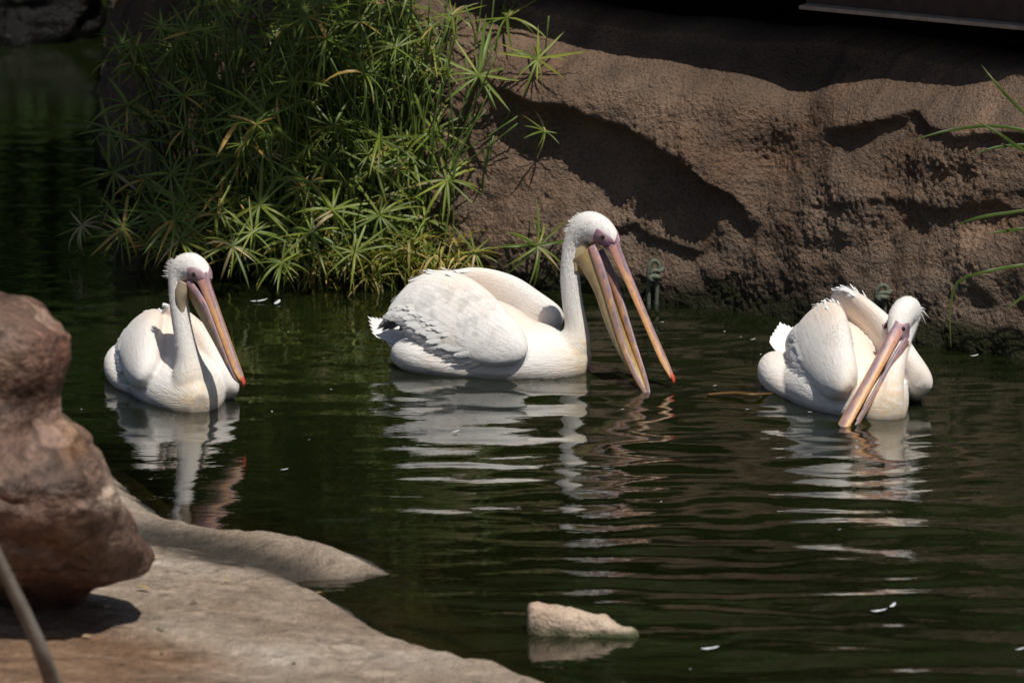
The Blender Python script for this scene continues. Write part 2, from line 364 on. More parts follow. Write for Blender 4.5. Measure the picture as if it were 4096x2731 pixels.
for ed, A, hu, hd, fd in LEDGE:
    ed = np.array(ed, float); ye = np.interp(PX + wobx, ed[:, 0], ed[:, 1]); t = ye - PY + woby
    win = smooth(ed[0, 0] - fd, ed[0, 0] + fd, PX) * smooth(ed[-1, 0] + fd * .5, ed[-1, 0] - fd, PX)
    off = off + win * A * np.where(t > 0, np.exp(-np.abs(t / hu) ** 1.5), np.exp(-(t / hd) ** 2))
off = off + .05 * fbm(q * 2.6 + 3, 3).reshape(Z.shape) + .022 * fbm(q * 9, 3).reshape(Z.shape)
warp = q + .012 * np.c_[perlin(q * 14), perlin(q * 14 + 50), perlin(q * 14 + 90)]
gr = perlin(warp * np.array([52, 40, 1]) + 5); gr2 = perlin(warp * np.array([88, 70, 1]) + 31)
patch = .55 + .9 * fbm(q * 3.1 + 70, 2); patch = np.clip(patch, .25, 1.2)
off = off + ((np.abs(gr) * .026 + .013 * gr2 - .005) * patch).reshape(Z.shape)
V = np.stack([cx + nx_ * off, cy + ny_ * off, Z + .25 * np.maximum(off + LEAN * np.maximum(Z, 0), 0) * .2], -1)
moss = smooth(.12, .045, Z + .07 * fbm(q * 7 + 11, 3).reshape(Z.shape))[..., None]
tint = np.ones(V.shape) * (1 + .3 * fbm(q * 1.4 + 40, 3).reshape(Z.shape)[..., None])
red = smooth(.0, .5, fbm(q * 3 + 5, 3)).reshape(Z.shape)[..., None]; tint = tint * (1 - red * np.array([0, .1, .16]))
stain = smooth(.15, .5, fbm(q * np.array([7, 1.2, 1]) + 80, 3)).reshape(Z.shape)[..., None]; tint = tint * (1 - .35 * stain * np.array([1, 1.05, 1.1]))
pal = smooth(.2, .5, fbm(q * np.array([2.2, 2.8, 1]) + 130, 4)).reshape(Z.shape)[..., None]; tint = tint * (1 + .28 * pal * np.array([1, .9, .75]))
gz_ = (smooth(.34, .12, Z + .12 * fbm(q * 4 + 200, 3).reshape(Z.shape)) * .55)[..., None]; tint = tint * (1 - gz_) + gz_ * tint.mean(-1, keepdims=True) * np.array([.82, .9, .95])
mot = fbm(q * np.array([9, 13, 1]) + 300, 3).reshape(Z.shape)[..., None]; tint = tint * (1 + mot * np.array([.38, .30, .22]))
ck = np.exp(-(perlin(warp * np.array([2.6, 1.7, 1]) + 400 + .25 * np.c_[gr, gr2, gr]) / .012) ** 2).reshape(Z.shape) * smooth(.0, .4, fbm(q * 1.1 + 500, 2)).reshape(Z.shape); tint = tint * (1 - .6 * ck[..., None])
tint = tint * (1 - moss) + moss * np.array([.12, .18, .08])
back = []
for k in range(1, NB + 1):
    s = k / NB; r = V[-1].copy(); r[:, 0] -= nx_ * 3.2 * s; r[:, 1] -= ny_ * 3.2 * s; r[:, 2] += .05 * math.sin(min(1, s * 4) * 3.14) - .5 * smooth(.02, .5, np.array(s)); back.append(r)
V = np.concatenate([V, np.array(back)]); tint = np.concatenate([tint, np.repeat(tint[-1:], NB, 0)])
obj('rock_wall', grid_mesh('rock_wall', V.reshape(-1, 3), NV + NB, len(us), M['wall_rock'], tint.reshape(-1, 3)),
    label='coarse brown artificial rock wall rising behind the pond', cat='rock wall')
WALL_BVH = BVHTree.FromPolygons([tuple(p) for p in V.reshape(-1, 3)], [tuple(f) for f in grid_faces(NV + NB, len(us))])

# ---------------------------------------------------------------- deck and steel beam above the rock
def boxv(a, b_):
    x0, y0, z0 = a; x1, y1, z1 = b_
    v = [(x0, y0, z0), (x1, y0, z0), (x1, y1, z0), (x0, y1, z0), (x0, y0, z1), (x1, y0, z1), (x1, y1, z1), (x0, y1, z1)]
    return v, [(3, 2, 1, 0), (4, 5, 6, 7), (0, 1, 5, 4), (1, 2, 6, 5), (2, 3, 7, 6), (3, 0, 4, 7)]
def bevel_box(name, a, b_, m, bev=.004):
    v, f = boxv(a, b_); bm = bmesh.new(); vs = [bm.verts.new(p) for p in v]; [bm.faces.new([vs[i] for i in q]) for q in f]
    bmesh.ops.bevel(bm, geom=bm.edges[:], offset=bev, segments=1, affect='EDGES'); me = bpy.data.meshes.new(name); bm.to_mesh(me); bm.free(); me.materials.append(m); return me
b0 = on_y(3235, 10, .42); b1 = on_y(4096, 45, .02)
dv = unit((b1 - b0) * np.array([1, 1, 0])); ang = math.atan2(dv[1], dv[0])
deck = bpy.data.objects.new('deck', None); COL.objects.link(deck); deck.location = (b0[0] - dv[1] * .075 * 0, b0[1] + .075, b0[2] - .012); deck.rotation_euler = (0, 0, ang)
tag(deck, 'dark timber deck with a rusty steel beam edge above the rock wall', 'deck')
mb = MB()
for a, c in (((0, -.006, .0), (4.5, .006, .16)), ((0, -.05, .16), (4.5, .05, .172))): mb.add(*boxv(a, c))
sb = obj('steel_beam', mb.me('steel_beam', M['shaded_rusty_steel'], False), deck); obj('flange', bevel_box('flange', (0, -.06, -.014), (4.5, .05, -.0005), M['lit_steel'], .002), sb)
pl = bevel_box('plank', (-3.3, -.065, 0), (4.6, .065, .03), M['deck_wood'])
obj('light_seal', bevel_box('light_seal', (-3.28, -.04, .1735), (4.58, 3.0, .1785), M['void_shade'], .001), deck)  # unseen sheet added to stop sun leaking between the planks
for i in range(22):
    o = obj('plank', pl, deck, (0, -.055 + i * .138, .18 + .001 * (i % 3)))
jo = bevel_box('joist', (-.03, .06, 0), (.03, 3.0, .15), M['deck_wood'])
for i in range(11): obj('joist', jo, deck, (-3.1 + i * .72, 0, .02))
obj('shade_panel', bevel_box('shade_panel', (-3.3, 2.95, -1.6), (4.6, 3.0, .17), M['void_shade']), deck)  # rear sheet added to keep sky light out of the hollow

# ---------------------------------------------------------------- boulders
def stack_rock(name, rows, yc, depth, seed, m, amp=.03, nrow=70, k=80, tintf=None, strata=0, **kw):
    """rows: (py, px_left, px_right[, shift away]) at depth yc; horizontal ellipses with noise"""
    st = []
    for row in rows:
        py, l, r = row[:3]; sy = row[3] if len(row) > 3 else 0
        a = on_y(l, py, yc + sy); c = on_y(r, py, yc + sy); st.append([(a[0] + c[0]) / 2, yc + sy, a[2], abs(c[0] - a[0]) / 2])
    st = catmull(st, nrow); th = np.linspace(0, 2 * math.pi, k, endpoint=False); secs = []
    for x, y, z_, r in st:
        cs, sn = np.cos(th), np.sin(th)
        secs.append(np.c_[x + r * np.sign(cs) * np.abs(cs) ** .85, y + depth * max(r, .02) * np.sign(sn) * np.abs(sn) ** .85, np.full(k, z_)])
    v, f = loft(secs); c = v.mean(0); n = unit((v - c) * np.array([1, 1, .4])); q = v * 1.0 + seed
    wq = q + .08 * np.c_[perlin(q * 4), perlin(q * 4 + 9), perlin(q * 4 + 20)]
    crack = np.exp(-(perlin(wq * np.array([3.2, 3.2, 5.5]) + 3) / .07) ** 2)
    v = v + n * (amp * 1.1 * fbm(q * 3.2, 4) - amp * .35 * crack - amp * .25 * np.abs(perlin(q * np.array([7, 7, 11]) + 5)) + amp * .18 * fbm(q * 22, 2))[:, None]
    if strata:
        hh = q @ unit(np.array([.55, -.1, .85])) * 5.2 + .9 * fbm(q * 2.1 + 7, 3); fr_ = hh - np.floor(hh); v = v + n * (strata * (smooth(0, .75, fr_) - smooth(.8, 1., fr_) - .45) * np.clip(.6 + 1.2 * perlin(q * 2.7 + 60), .1, 1.3) + strata * .35 * (np.abs(perlin(wq * 9)) - .2))[:, None]
    cols = tintf(v) if tintf else np.ones((len(v), 3))
    return obj(name, mesh(name, v, f, m, cols), **kw)
def btint(v):
    t = np.ones((len(v), 3)); n = fbm(v * np.array([6, 6, 9]), 3); n2 = fbm(v * 2.5 + 8, 3)
    pale = smooth(.12, .32, n)[:, None] * smooth(.0, .25, v[:, 2:3] - .12); t = t + pale * np.array([1.1, 1.25, 1.3])
    ckb = np.exp(-(perlin(v * np.array([4, 4, 6.5]) + 12 + .3 * np.c_[n, n2, n]) / .03) ** 2)[:, None]; t = t * (1 - .6 * ckb); st_ = smooth(.2, .45, fbm(v * np.array([22, 22, 40]) + 5, 3))[:, None]; t = t + .55 * st_ * np.array([1, .95, .85]); t = t * (1 + .5 * fbm(v * 30, 2)[:, None])
    t = t * (1 - smooth(.1, .5, n2)[:, None] * np.array([.1, .25, .3])); och = smooth(.3, .5, fbm(v * 4 + 30, 2))[:, None]; return t + och * np.array([.25, .15, -.1])
BY = -3.85
stack_rock('boulder', [(1190, -170, 20, .1), (1205, -330, 120, .08), (1240, -400, 190, .06), (1300, -430, 250, .03), (1380, -440, 278, .02), (1470, -430, 280, .02), (1560, -420, 262, .03), (1640, -420, 272, .03), (1720, -430, 325, .01), (1800, -440, 385, -.02),
            (1890, -450, 420, -.05), (1970, -450, 445, -.04), (2050, -440, 500, .03), (2120, -420, 535, .10), (2180, -380, 572, .17), (2225, -330, 592, .22), (2275, -260, 560, .28), (2330, -180, 450, .32), (2380, -100, 350, .34), (2420, -20, 300, .36), (2470, 40, 260, .36)],
           BY, .75, 4.1, M['boulder_rock'], .034, 190, 220, btint, .034, label='tall reddish brown boulder with pale patches resting on the bank', cat='boulder')
def stint(v):
    g = smooth(.03, .008, v[:, 2] + .014 * fbm(v * 18, 2))[:, None]; t = np.ones((len(v), 3)); return t * (1 - g) + g * np.array([.13, .2, .11])
def slab_stone():
    y0 = on_z(2330, 2545)[1]; c = on_z(2330, 2545); n, k = 46, 40; secs = []
    top = [(2110, 2440), (2130, 2415), (2200, 2416), (2270, 2424), (2340, 2432), (2400, 2440), (2450, 2462), (2500, 2480), (2545, 2498), (2553, 2515)]
    P = catmull([[*on_y(px, py, y0 + .02)] for px, py in top], n) - np.array([0, 0, .012])
    for i, p in enumerate(P):
        s = i / (n - 1); hw = .032 * (min(1, .35 + 3 * s, .45 + 3 * (1 - s))); th = np.linspace(0, 2 * math.pi, k, endpoint=False)
        cc, ss = np.cos(th), np.sin(th); ht = p[2] + .09
        secs.append(np.c_[np.full(k, p[0]), y0 + .02 - .05 * (s - .5) + hw * np.sign(cc) * np.abs(cc) ** .3, (p[2] - ht / 2) + ht / 2 * np.sign(ss) * np.abs(ss) ** .3 - .018 * np.maximum(-cc, 0) * (ss > 0)])
    v, f = loft(secs); v = v + unit((v - v.mean(0)) * np.array([.25, 1, 1.3])) * (.012 * fbm(v * 20, 3) - .020 * np.abs(perlin(v * np.array([20, 26, 14]) + 2)) + .004)[:, None]
    obj('stone', mesh('stone', v, f, M['stone'], stint(v)), label='flat pinkish stone with algae at its base standing out of the pond', cat='stone')
slab_stone()
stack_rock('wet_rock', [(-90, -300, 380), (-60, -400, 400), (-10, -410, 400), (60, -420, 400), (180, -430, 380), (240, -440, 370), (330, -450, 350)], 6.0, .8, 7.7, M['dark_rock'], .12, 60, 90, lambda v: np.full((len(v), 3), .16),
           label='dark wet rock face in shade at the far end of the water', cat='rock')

# unseen cliff added behind the trees to keep sky out of the reflections
cxs = np.linspace(-16, 16, 90); czs = np.linspace(-1, 14, 40); X, Z = np.meshgrid(cxs, czs); q = np.c_[X.ravel(), Z.ravel(), np.zeros(X.size)]
obj('added_cliff', grid_mesh('added_cliff', np.c_[X.ravel(), 11.5 + .18 * Z.ravel() - .03 * X.ravel() ** 2 + 1.1 * fbm(q * .35, 4), Z.ravel()], 40, 90, M['wall_rock'], np.full((X.size, 3), .55)), label='tall brown rock cliff added out of view behind the trees to block sky reflections', cat='cliff')

# ---------------------------------------------------------------- pelicans
class Frame:
    """local frame of a bird: x forward, y to its left, z up, z = 0 on the water"""
    def __init__(s, O, heading):
        s.O = np.array([O[0], O[1], 0.]); s.h = heading; s.f = np.array([math.cos(heading), math.sin(heading), 0]); s.l = np.array([-math.sin(heading), math.cos(heading), 0])
    def loc(s, p): q = np.asarray(p) - s.O; return np.stack([q @ s.f, q @ s.l, q[..., 2]], -1)
    def wld(s, p): p = np.asarray(p); return s.O + p[..., :1] * s.f + p[..., 1:2] * s.l + p[..., 2:] * np.array([0, 0, 1.])
    def y(s, px, py, val): d = ray(px, py); return s.loc(CAM + d * ((val - (CAM - s.O) @ s.l) / (d @ s.l)))
    def x(s, px, py, val): d = ray(px, py); return s.loc(CAM + d * ((val - (CAM - s.O) @ s.f) / (d @ s.f)))
    def wy(s, px, py, Y): return s.loc(on_y(px, py, Y))
FA = Frame(on_z(1950, 1460), R(-15))
# near wing of the middle bird: upper and lower edge from wrist to tip
WING = [((2112, 1392), (2098, 1428), -.140, -.150, .016), ((2098, 1330), (2065, 1458), -.130, -.165, .036), ((2035, 1250), (1965, 1468), -.11, -.172, .045), ((1960, 1168), (1850, 1440), -.088, -.17, .048),
        ((1880, 1110), (1760, 1400), -.06, -.165, .046), ((1800, 1082), (1690, 1348), -.045, -.15, .04), ((1730, 1084), (1630, 1292), -.04, -.13, .031), ((1665, 1112), (1575, 1268), -.04, -.105, .020), ((1615, 1165), (1545, 1250), -.045, -.085, .009)]
WT = np.array([np.r_[FA.y(*u, yu), FA.y(*l, yl), b_] for u, l, yu, yl, b_ in WING])
def wing_tab(side, dz=(0, 0), dx=0, dy=0, lift=1.0, roll=0, fat=1.):
    """side -1 = the bird's right. dz: extra height at wrist and at the tip"""
    W = WT.copy(); W[2:7, 3:6] += (W[2:7, 3:6] - W[2:7, :3]) * (fat - 1); s = np.linspace(0, 1, len(W)); e = dz[0] * (1 - s) + dz[1] * s
    for o in (0, 3):
        W[:, o] += dx; W[:, o + 2] = W[:, o + 2] * (1 + (lift - 1) * s) + e
        yy = W[:, o + 1] + .1; zz = W[:, o + 2] - .1                    # roll about an axis along the flank
        W[:, o + 1] = -.1 + math.cos(roll) * yy - math.sin(roll) * zz - dy; W[:, o + 2] = .1 + math.sin(roll) * yy + math.cos(roll) * zz
    if side > 0: W[:, 1] *= -1; W[:, 4] *= -1
    return W
def wing_surface(W, n=44, k=28):
    T = catmull(W, n); U, Lw, b_ = T[:, :3], T[:, 3:6], np.maximum(T[:, 6], .004); C = (U + Lw) / 2; A1 = (U - Lw) / 2; tg = unit(np.gradient(C, axis=0))
    A2 = unit(np.cross(A1, tg)); sg = np.sign((A2 * C)[:, 1].sum()); A2 = A2 * sg * b_[:, None]     # outwards
    th = np.linspace(0, 2 * math.pi, k, endpoint=False)
    P = C[:, None] + np.cos(th)[None, :, None] * A1[:, None] + np.sin(th)[None, :, None] * A2[:, None]
    return P, C, tg, A1, A2
def feather_shape(L_, W_, bend=.15, n=6, tipround=.35):
    """flat vane with a rachis fold, pointing +x, lying in xy"""
    v = []; f = []
    for i in range(n + 1):
        s = i / n; w_ = W_ * (s / .25 if s < .25 else 1) * (1 if s < 1 - tipround else math.sqrt(max(0, 1 - ((s - 1 + tipround) / tipround) ** 2)) + .02)
        zc = -bend * L_ * s * s
        v += [(L_ * s, -w_ / 2, zc - .12 * w_), (L_ * s, 0, zc), (L_ * s, w_ / 2, zc - .12 * w_)]
    for i in range(n):
        for j in (0, 1): a = i * 3 + j; f.append((a, a + 1, a + 4, a + 3))
    return np.array(v), f
def place(v, p, dirx, nrm):
    x = unit(dirx); z_ = unit(np.asarray(nrm, float) - x * (x @ np.asarray(nrm, float))); y_ = np.cross(z_, x)
    return p + v[:, :1] * x + v[:, 1:2] * y_ + v[:, 2:] * z_
def contour_feathers(mb, W, seed, grey=0., tufts=12):
    P, C, tg, A1, A2 = wing_surface(W, 60, 64); r = np.random.default_rng(seed); n, k = P.shape[:2]
    Pu = np.gradient(P, axis=0); Pt = np.roll(P, -1, 1) - np.roll(P, 1, 1); N = unit(np.cross(Pu, Pt))
    out = P - C[:, None]; N = N * np.sign((N * out).sum(-1, keepdims=True))
    for row, (t0, s0, s1, L0, m_) in enumerate([(29.5, .30, .90, .060, 38), (25.5, .34, .88, .052, 36), (21.5, .45, .88, .045, 26)]):
        for q in range(m_):
            s = s0 + (s1 - s0) * (q + r.uniform(-.3, .3)) / m_; ii = int(s * (n - 1)); jj = int(t0 + r.normal() * .5) % k
            dirn = unit(Pu[ii, jj]) + unit(-A1[ii]) * (.75 - .35 * s + .1 * r.normal()); L_ = L0 * r.uniform(.8, 1.1) * (1 if s < .8 else .8)
            v, f = feather_shape(L_, .0135, .03, 6, .45); v[:, 2] *= .5
            c = r.uniform(.95, 1.0) * (1 - .10 * grey * r.random())
            mb.add(place(v, P[ii, jj] - N[ii, jj] * .0022, dirn + N[ii, jj] * (.012 + .02 * r.random()), N[ii, jj]), f, np.array([.80, .78, .755]) * c)
    # trailing edge tufts
    for q in range(46):
        i = r.uniform(.45, .97); ii = int(i * (n - 1)); jj = int(r.uniform(24, 36)) % k
        v, f = feather_shape(r.uniform(.014, .026), .007, .1, 4, .6); dirn = unit(Pu[ii, jj]) + unit(-A1[ii]) * r.uniform(.3, .9)
        mb.add(place(v, P[ii, jj], dirn, N[ii, jj]), f, np.array([.78, .765, .745]) * r.uniform(.9, 1))
    for q in range(tufts):
        ii = int(r.uniform(.55, .88) * (n - 1)); jj = int(r.uniform(-3, 9)) % k
        v, f = feather_shape(r.uniform(.02, .045), .008, .05, 4, .6); mb.add(place(v, P[ii, jj], unit(Pu[ii, jj]) + .12 * r.normal(size=3) + N[ii, jj] * r.uniform(.05, .3), N[ii, jj]), f, (.8, .79, .78))
def remesh(name, parts, voxel=.0055, it=5):
    mb = MB()
    for v, f in parts: mb.add(v, f)
    me = mb.me(name, None); bm = bmesh.new(); bm.from_mesh(me); bmesh.ops.recalc_face_normals(bm, faces=bm.faces[:]); bm.to_mesh(me); bm.free()
    o = bpy.data.objects.new('tmp', me); COL.objects.link(o)
    r = o.modifiers.new('r', 'REMESH'); r.mode = 'VOXEL'; r.voxel_size = voxel
    s = o.modifiers.new('s', 'SMOOTH'); s.factor = .5; s.iterations = it
    dg = bpy.context.evaluated_depsgraph_get(); dg.update(); res = bpy.data.meshes.new_from_object(o.evaluated_get(dg))
    bpy.data.objects.remove(o); bpy.data.meshes.remove(me); res.name = name
    res.polygons.foreach_set('use_smooth', [True] * len(res.polygons)); return res

def pelican(F, label, neck, head_lat, torso_dz, wings, face, eye, bill, seed, grey, crest, group=None, opened=False, extra=None, tail_up=0., primaries=None, tw=1., back_h=.09, tufts=14, fan=.25):
    root = bpy.data.objects.new('pelican', None); COL.objects.link(root); root.location = F.O; root.rotation_euler = (0, 0, F.h)
    tag(root, label, 'pelican', group)
    T = np.array([[-.325, 0, .07, .02, .014], [-.29, 0, .05, .045, .028], [-.22, 0, .03, .105, .058], [-.1, 0, .03, .158, .098], [.05, 0, .035, .172, .12], [.15, 0, .03, .155, .112], [.23, 0, .022, .118, .098], [.29, 0, .018, .078, .08], [.325, 0, .012, .035, .045]])
    T[:, 2] += torso_dz; T[:, 3] *= tw
    parts = [tube(T[:, :3], T[:, 3:], (0, 1, 0), 32, 50)]
    for s in (-1, 1):       # thigh bulges at the rear
        parts.append(tube([[-.29, s * .05, .015], [-.235, s * .095, .042], [-.16, s * .12, .04], [-.05, s * .125, .02], [.04, s * .11, .0]], [[.015, .015], [.05, .055], [.06, .06], [.05, .045], [.02, .02]], (0, 1, 0), 20, 24))
    hb = back_h; parts.append(tube([[-.25, 0, .07], [-.2, 0, .06 + .5 * hb], [-.08, 0, .05 + hb], [.05, 0, .05 + .85 * hb], [.17, 0, .05 + .3 * hb]], [[.04, .03], [.075, .07], [.095, .08], [.09, .07], [.06, .04]], (0, 1, 0), 20, 30))
    nk = np.array(neck)
    parts.append(tube(nk[:, :3], nk[:, 3:5], head_lat, 24, 70))
    surf = []
    for W in wings:
        P, *_ = wing_surface(W); parts.append(loft(list(P))); surf.append(P.reshape(-1, 3))
    for e in (extra or []): parts.append(e)
    me = remesh('body', parts); me.materials.append(M['feather'])
    n = len(me.vertices); v = np.empty(n * 3); me.vertices.foreach_get('co', v); v = v.reshape(-1, 3)
    col = np.ones((n, 3)) * np.array([.80, .77, .735])
    nz = fbm(v * 8 + seed, 3); nzf = fbm(v * np.array([18, 60, 60]) + seed, 3)
    pch = smooth(.0, .45, fbm(v * 6 + seed * 3, 3)); col = col * (1 - pch[:, None] * np.array([.0, .05, .10]))
    # cream stain on the lower front of neck and chest
    ch = smooth(.2, .34, v[:, 0]) * smooth(.26, .06, v[:, 2]) * np.clip(.75 + .9 * nzf, .2, 1.2); col = col * (1 - ch[:, None] * np.array([.06, .2, .40]))
    pe = smooth(.13, .05, np.abs(v[:, 1])) * smooth(.07, .14, v[:, 2]) * smooth(.24, .1, v[:, 0]) * smooth(-.16, -.04, v[:, 0]); col = col * (1 - pe[:, None] * np.array([0, .14, .26]) * .8)
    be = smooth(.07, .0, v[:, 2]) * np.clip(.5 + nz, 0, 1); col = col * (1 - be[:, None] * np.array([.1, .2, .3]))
    wet = smooth(.022, .004, v[:, 2] + .01 * nzf); col = col * (1 - .4 * wet[:, None])
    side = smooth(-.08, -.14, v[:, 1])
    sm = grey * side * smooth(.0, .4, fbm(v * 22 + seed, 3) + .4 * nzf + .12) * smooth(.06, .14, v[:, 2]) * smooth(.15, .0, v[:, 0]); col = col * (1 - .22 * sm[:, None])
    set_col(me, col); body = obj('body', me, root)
    flow = np.c_[v[:, 0] * 1.0, np.arctan2(v[:, 1], v[:, 2] - .03) * .1, v[:, 2] * .4]
    up_ = v[:, 2] > .2; ncl = np.array(catmull(nk[:, :3], 60)); dn = np.linalg.norm(v[:, None] - ncl[None], axis=2); jn = dn.argmin(1); isn = (dn.min(1) < .05) & (v[:, 0] > .1)
    q_ = v - ncl[jn]; flow[isn] = np.c_[jn[isn] * .011, np.arctan2(q_[isn, 1], q_[isn, 0]) * .03, q_[isn, 2] * .2]
    for W in wings:
        P, *_ = wing_surface(W, 50, 40); kd = kdtree.KDTree(2000)
        for i_, p_ in enumerate(P.reshape(-1, 3)): kd.insert(p_, i_)
        kd.balance(); SL = np.r_[0, np.cumsum(np.linalg.norm(np.diff(P.mean(1), axis=0), axis=1))]
        for i_, p_ in enumerate(v):
            if W[0, 1] * p_[1] > -.01:
                _, id_, dd_ = kd.find(p_)
                if dd_ < .012: a_ = min(id_ % 40, 40 - id_ % 40) / 20; s_ = SL[id_ // 40]; flow[i_] = (s_ + .10 * a_ * a_, (a_ - .55 * s_ / SL[-1] * 0) * .24, 7.)
    fa = me.attributes.new('flow', 'FLOAT_VECTOR', 'POINT'); fa.data.foreach_set('vector', flow.astype(np.float32).ravel())
    bvh = BVHTree.FromPolygons([tuple(p) for p in v], [tuple(p.vertices) for p in me.polygons])
    # contour feathers over the wings
    mb = MB()
    for i, W in enumerate(wings): contour_feathers(mb, W, seed + i, grey if i == 0 else .15, tufts)
    obj('plumage', mb.me('plumage', M['feather']), body, kind='stuff')
    # tail
    r = np.random.default_rng(seed)
    for i in range(9):
        a = (i - 4) / 4; L_ = .16 - .025 * abs(a); vv, f = feather_shape(L_, .034, -.05, 7, .25)
        d_ = np.array([-1, fan * a, .38 - .1 * abs(a) + tail_up]); p = np.array([-.245 + .01 * abs(a), .034 * a, .062 + torso_dz - .004 * abs(a) + .002 * i])
        obj('tail_feather', mesh('tail_feather', place(vv, p, d_, (-.4, .25 * a, 1)), f, M['feather'], np.ones((len(vv), 3)) * np.array([.8, .785, .77]) * r.uniform(.93, 1)), root)
    # dark flight feathers showing past the wing tips
    if primaries:
        for a_, t_ in primaries:
            p0 = np.array(a_); p1 = np.array(t_); L_ = np.linalg.norm(p1 - p0); vv, f = feather_shape(L_, .019, .04, 7, .3); g = .07 + .13 * r.random()
            obj('flight_feather', mesh('flight_feather', place(vv, p0, p1 - p0, (-.3, -1, .5)), f, M['feather'], np.ones((len(vv), 3)) * np.array([g, g * .97, g * .95])), root)
    # ---- face: bare skin round the eye, on both sides
    camL = F.loc(CAM)
    def hit(px, py):
        dW = ray(px, py); dl = np.array([dW @ F.f, dW @ F.l, dW[2]]); h_ = bvh.ray_cast(Vector(camL), Vector(unit(dl)))
        return (np.array(h_[0]), np.array(h_[1])) if h_[0] is not None else (None, None)
    hl = unit(np.asarray(head_lat, float)); hc = nk[face['c']][:3]
    pts = catmull(np.array(face['poly'] + face['poly'][:1], float), 40)[:-1]; ec = np.array(eye['px'], float); near = []
    rings = []
    for s in (1, .85, .65, .45, .25, .08):
        ring = []
        for p in ec + (pts - ec) * s:
            q, nn = hit(*p)
            if q is None:
                q0 = F.loc(CAM + ray(*p) * (np.linalg.norm(F.wld(hc) - CAM) / np.linalg.norm(ray(*p)))); r_ = bvh.find_nearest(Vector(q0)); q, nn = np.array(r_[0]), np.array(r_[1])
            ring.append(q + nn * (.0016 if s < 1 else -.0006))
        rings.append(np.array(ring))
    v_, f_ = loft(rings, True, False); f_ = f_ + [tuple((len(rings) - 1) * 39 + j for j in range(39))]
    def skin_cols(vs):
        c = np.ones((len(vs), 3)) * np.array(face['col']); e = np.linalg.norm(vs - eyeL, axis=1); k_ = smooth(.03, .012, e)[:, None]
        c = c * (1 - .35 * k_) + .35 * k_ * np.array([.5, .42, .42]); return c * (1 + .35 * fbm(vs * 45, 2)[:, None])
    eyeL, en = hit(*eye['px'])
    obj('face_skin', mesh('face_skin', v_, f_, M['skin'], skin_cols(v_)), root)
    mir = lambda p: p - 2 * ((p - hc) @ hl)[..., None] * hl
    vm = mir(v_); vm2 = []
    for p in vm:
        r_ = bvh.find_nearest(Vector(p)); vm2.append(np.array(r_[0]) + np.array(r_[1]) * .0014)
    vm2 = np.array(vm2); e2 = mir(eyeL[None])[0]; eyeL0 = eyeL; eyeL = e2
    obj('face_skin', mesh('face_skin', vm2, [q[::-1] for q in f_], M['skin'], skin_cols(vm2)), root)
    for q, nn in ((eyeL0, en), (e2, mir((hc + en)[None])[0] - hc)):
        bm = bmesh.new(); bmesh.ops.create_uvsphere(bm, u_segments=20, v_segments=12, radius=.0088); mee = bpy.data.meshes.new('eye'); bm.to_mesh(mee); bm.free()
        mee.materials.append(M['eyeball']); mee.polygons.foreach_set('use_smooth', [True] * len(mee.polygons)); eo = obj('eye', mee, root, q - unit(nn) * .0035)
        # eyelid ring
        a = unit(np.cross(nn, (0, 0, 1.))); b_ = np.cross(unit(nn), a); th = np.linspace(0, 6.283, 25)[:-1]; secs = []
        for t in th:
            c_ = unit(nn) * .002 + .0088 * (math.cos(t) * a + math.sin(t) * b_); ro = math.cos(t) * a + math.sin(t) * b_
            ph = np.linspace(0, 6.283, 9)[:-1]; secs.append(c_ + .0019 * (np.cos(ph)[:, None] * ro + np.sin(ph)[:, None] * unit(nn)))
        vv, ff = loft(secs + secs[:1], True, False); obj('eyelid', mesh('eyelid', vv, ff, M['skin'], np.ones((len(vv), 3)) * np.array([.42, .26, .27])), eo)
    # ---- bill
    bill(F, root, hl, seed)
    # ---- crest of loose nape feathers
    if crest:
        mb = MB(); r = np.random.default_rng(seed + 5)
        for i in range(crest['n']):
            t = r.random(); p = np.array(crest['a']) * (1 - t) + np.array(crest['b']) * t; q = bvh.find_nearest(Vector(p)); p = np.array(q[0]); nn = np.array(q[1])
            d_ = unit(np.array(crest['dir']) + r.normal(size=3) * .28 + nn * crest.get('out', .3)); L_ = r.uniform(*crest['len']); side_ = unit(np.cross(d_, r.normal(size=3))) * crest.get('w', .0022)
            pv = [p - side_, p + side_]; dr = np.array([0, 0, -crest.get('droop', .1)])
            for s in (.5, .85): c_ = p + d_ * L_ * s + dr * L_ * s * s; pv += [c_ - side_ * (1.1 - s), c_ + side_ * (1.1 - s)]
            pv.append(p + d_ * L_ + dr * L_); mb.add(pv, [(0, 1, 3, 2), (2, 3, 5, 4), (4, 5, 6)], np.array([.8, .78, .75]) * r.uniform(.92, 1.02))
        obj('crest', mb.me('crest', M['feather']), root)
    # fine down softening the outline of head and neck
    mb = MB(); r = np.random.default_rng(seed + 9); sel = [p for p in me.polygons if v[p.vertices[0], 2] > .20 and v[p.vertices[0], 0] > .12]
    skinpts = np.concatenate([v_, vm2])
    sk = BVHTree.FromPolygons([tuple(p) for p in v_] + [tuple(p) for p in vm2], [tuple(q) for q in f_] + [tuple(i + len(v_) for i in q) for q in f_])
    ax = nk[:, :3]
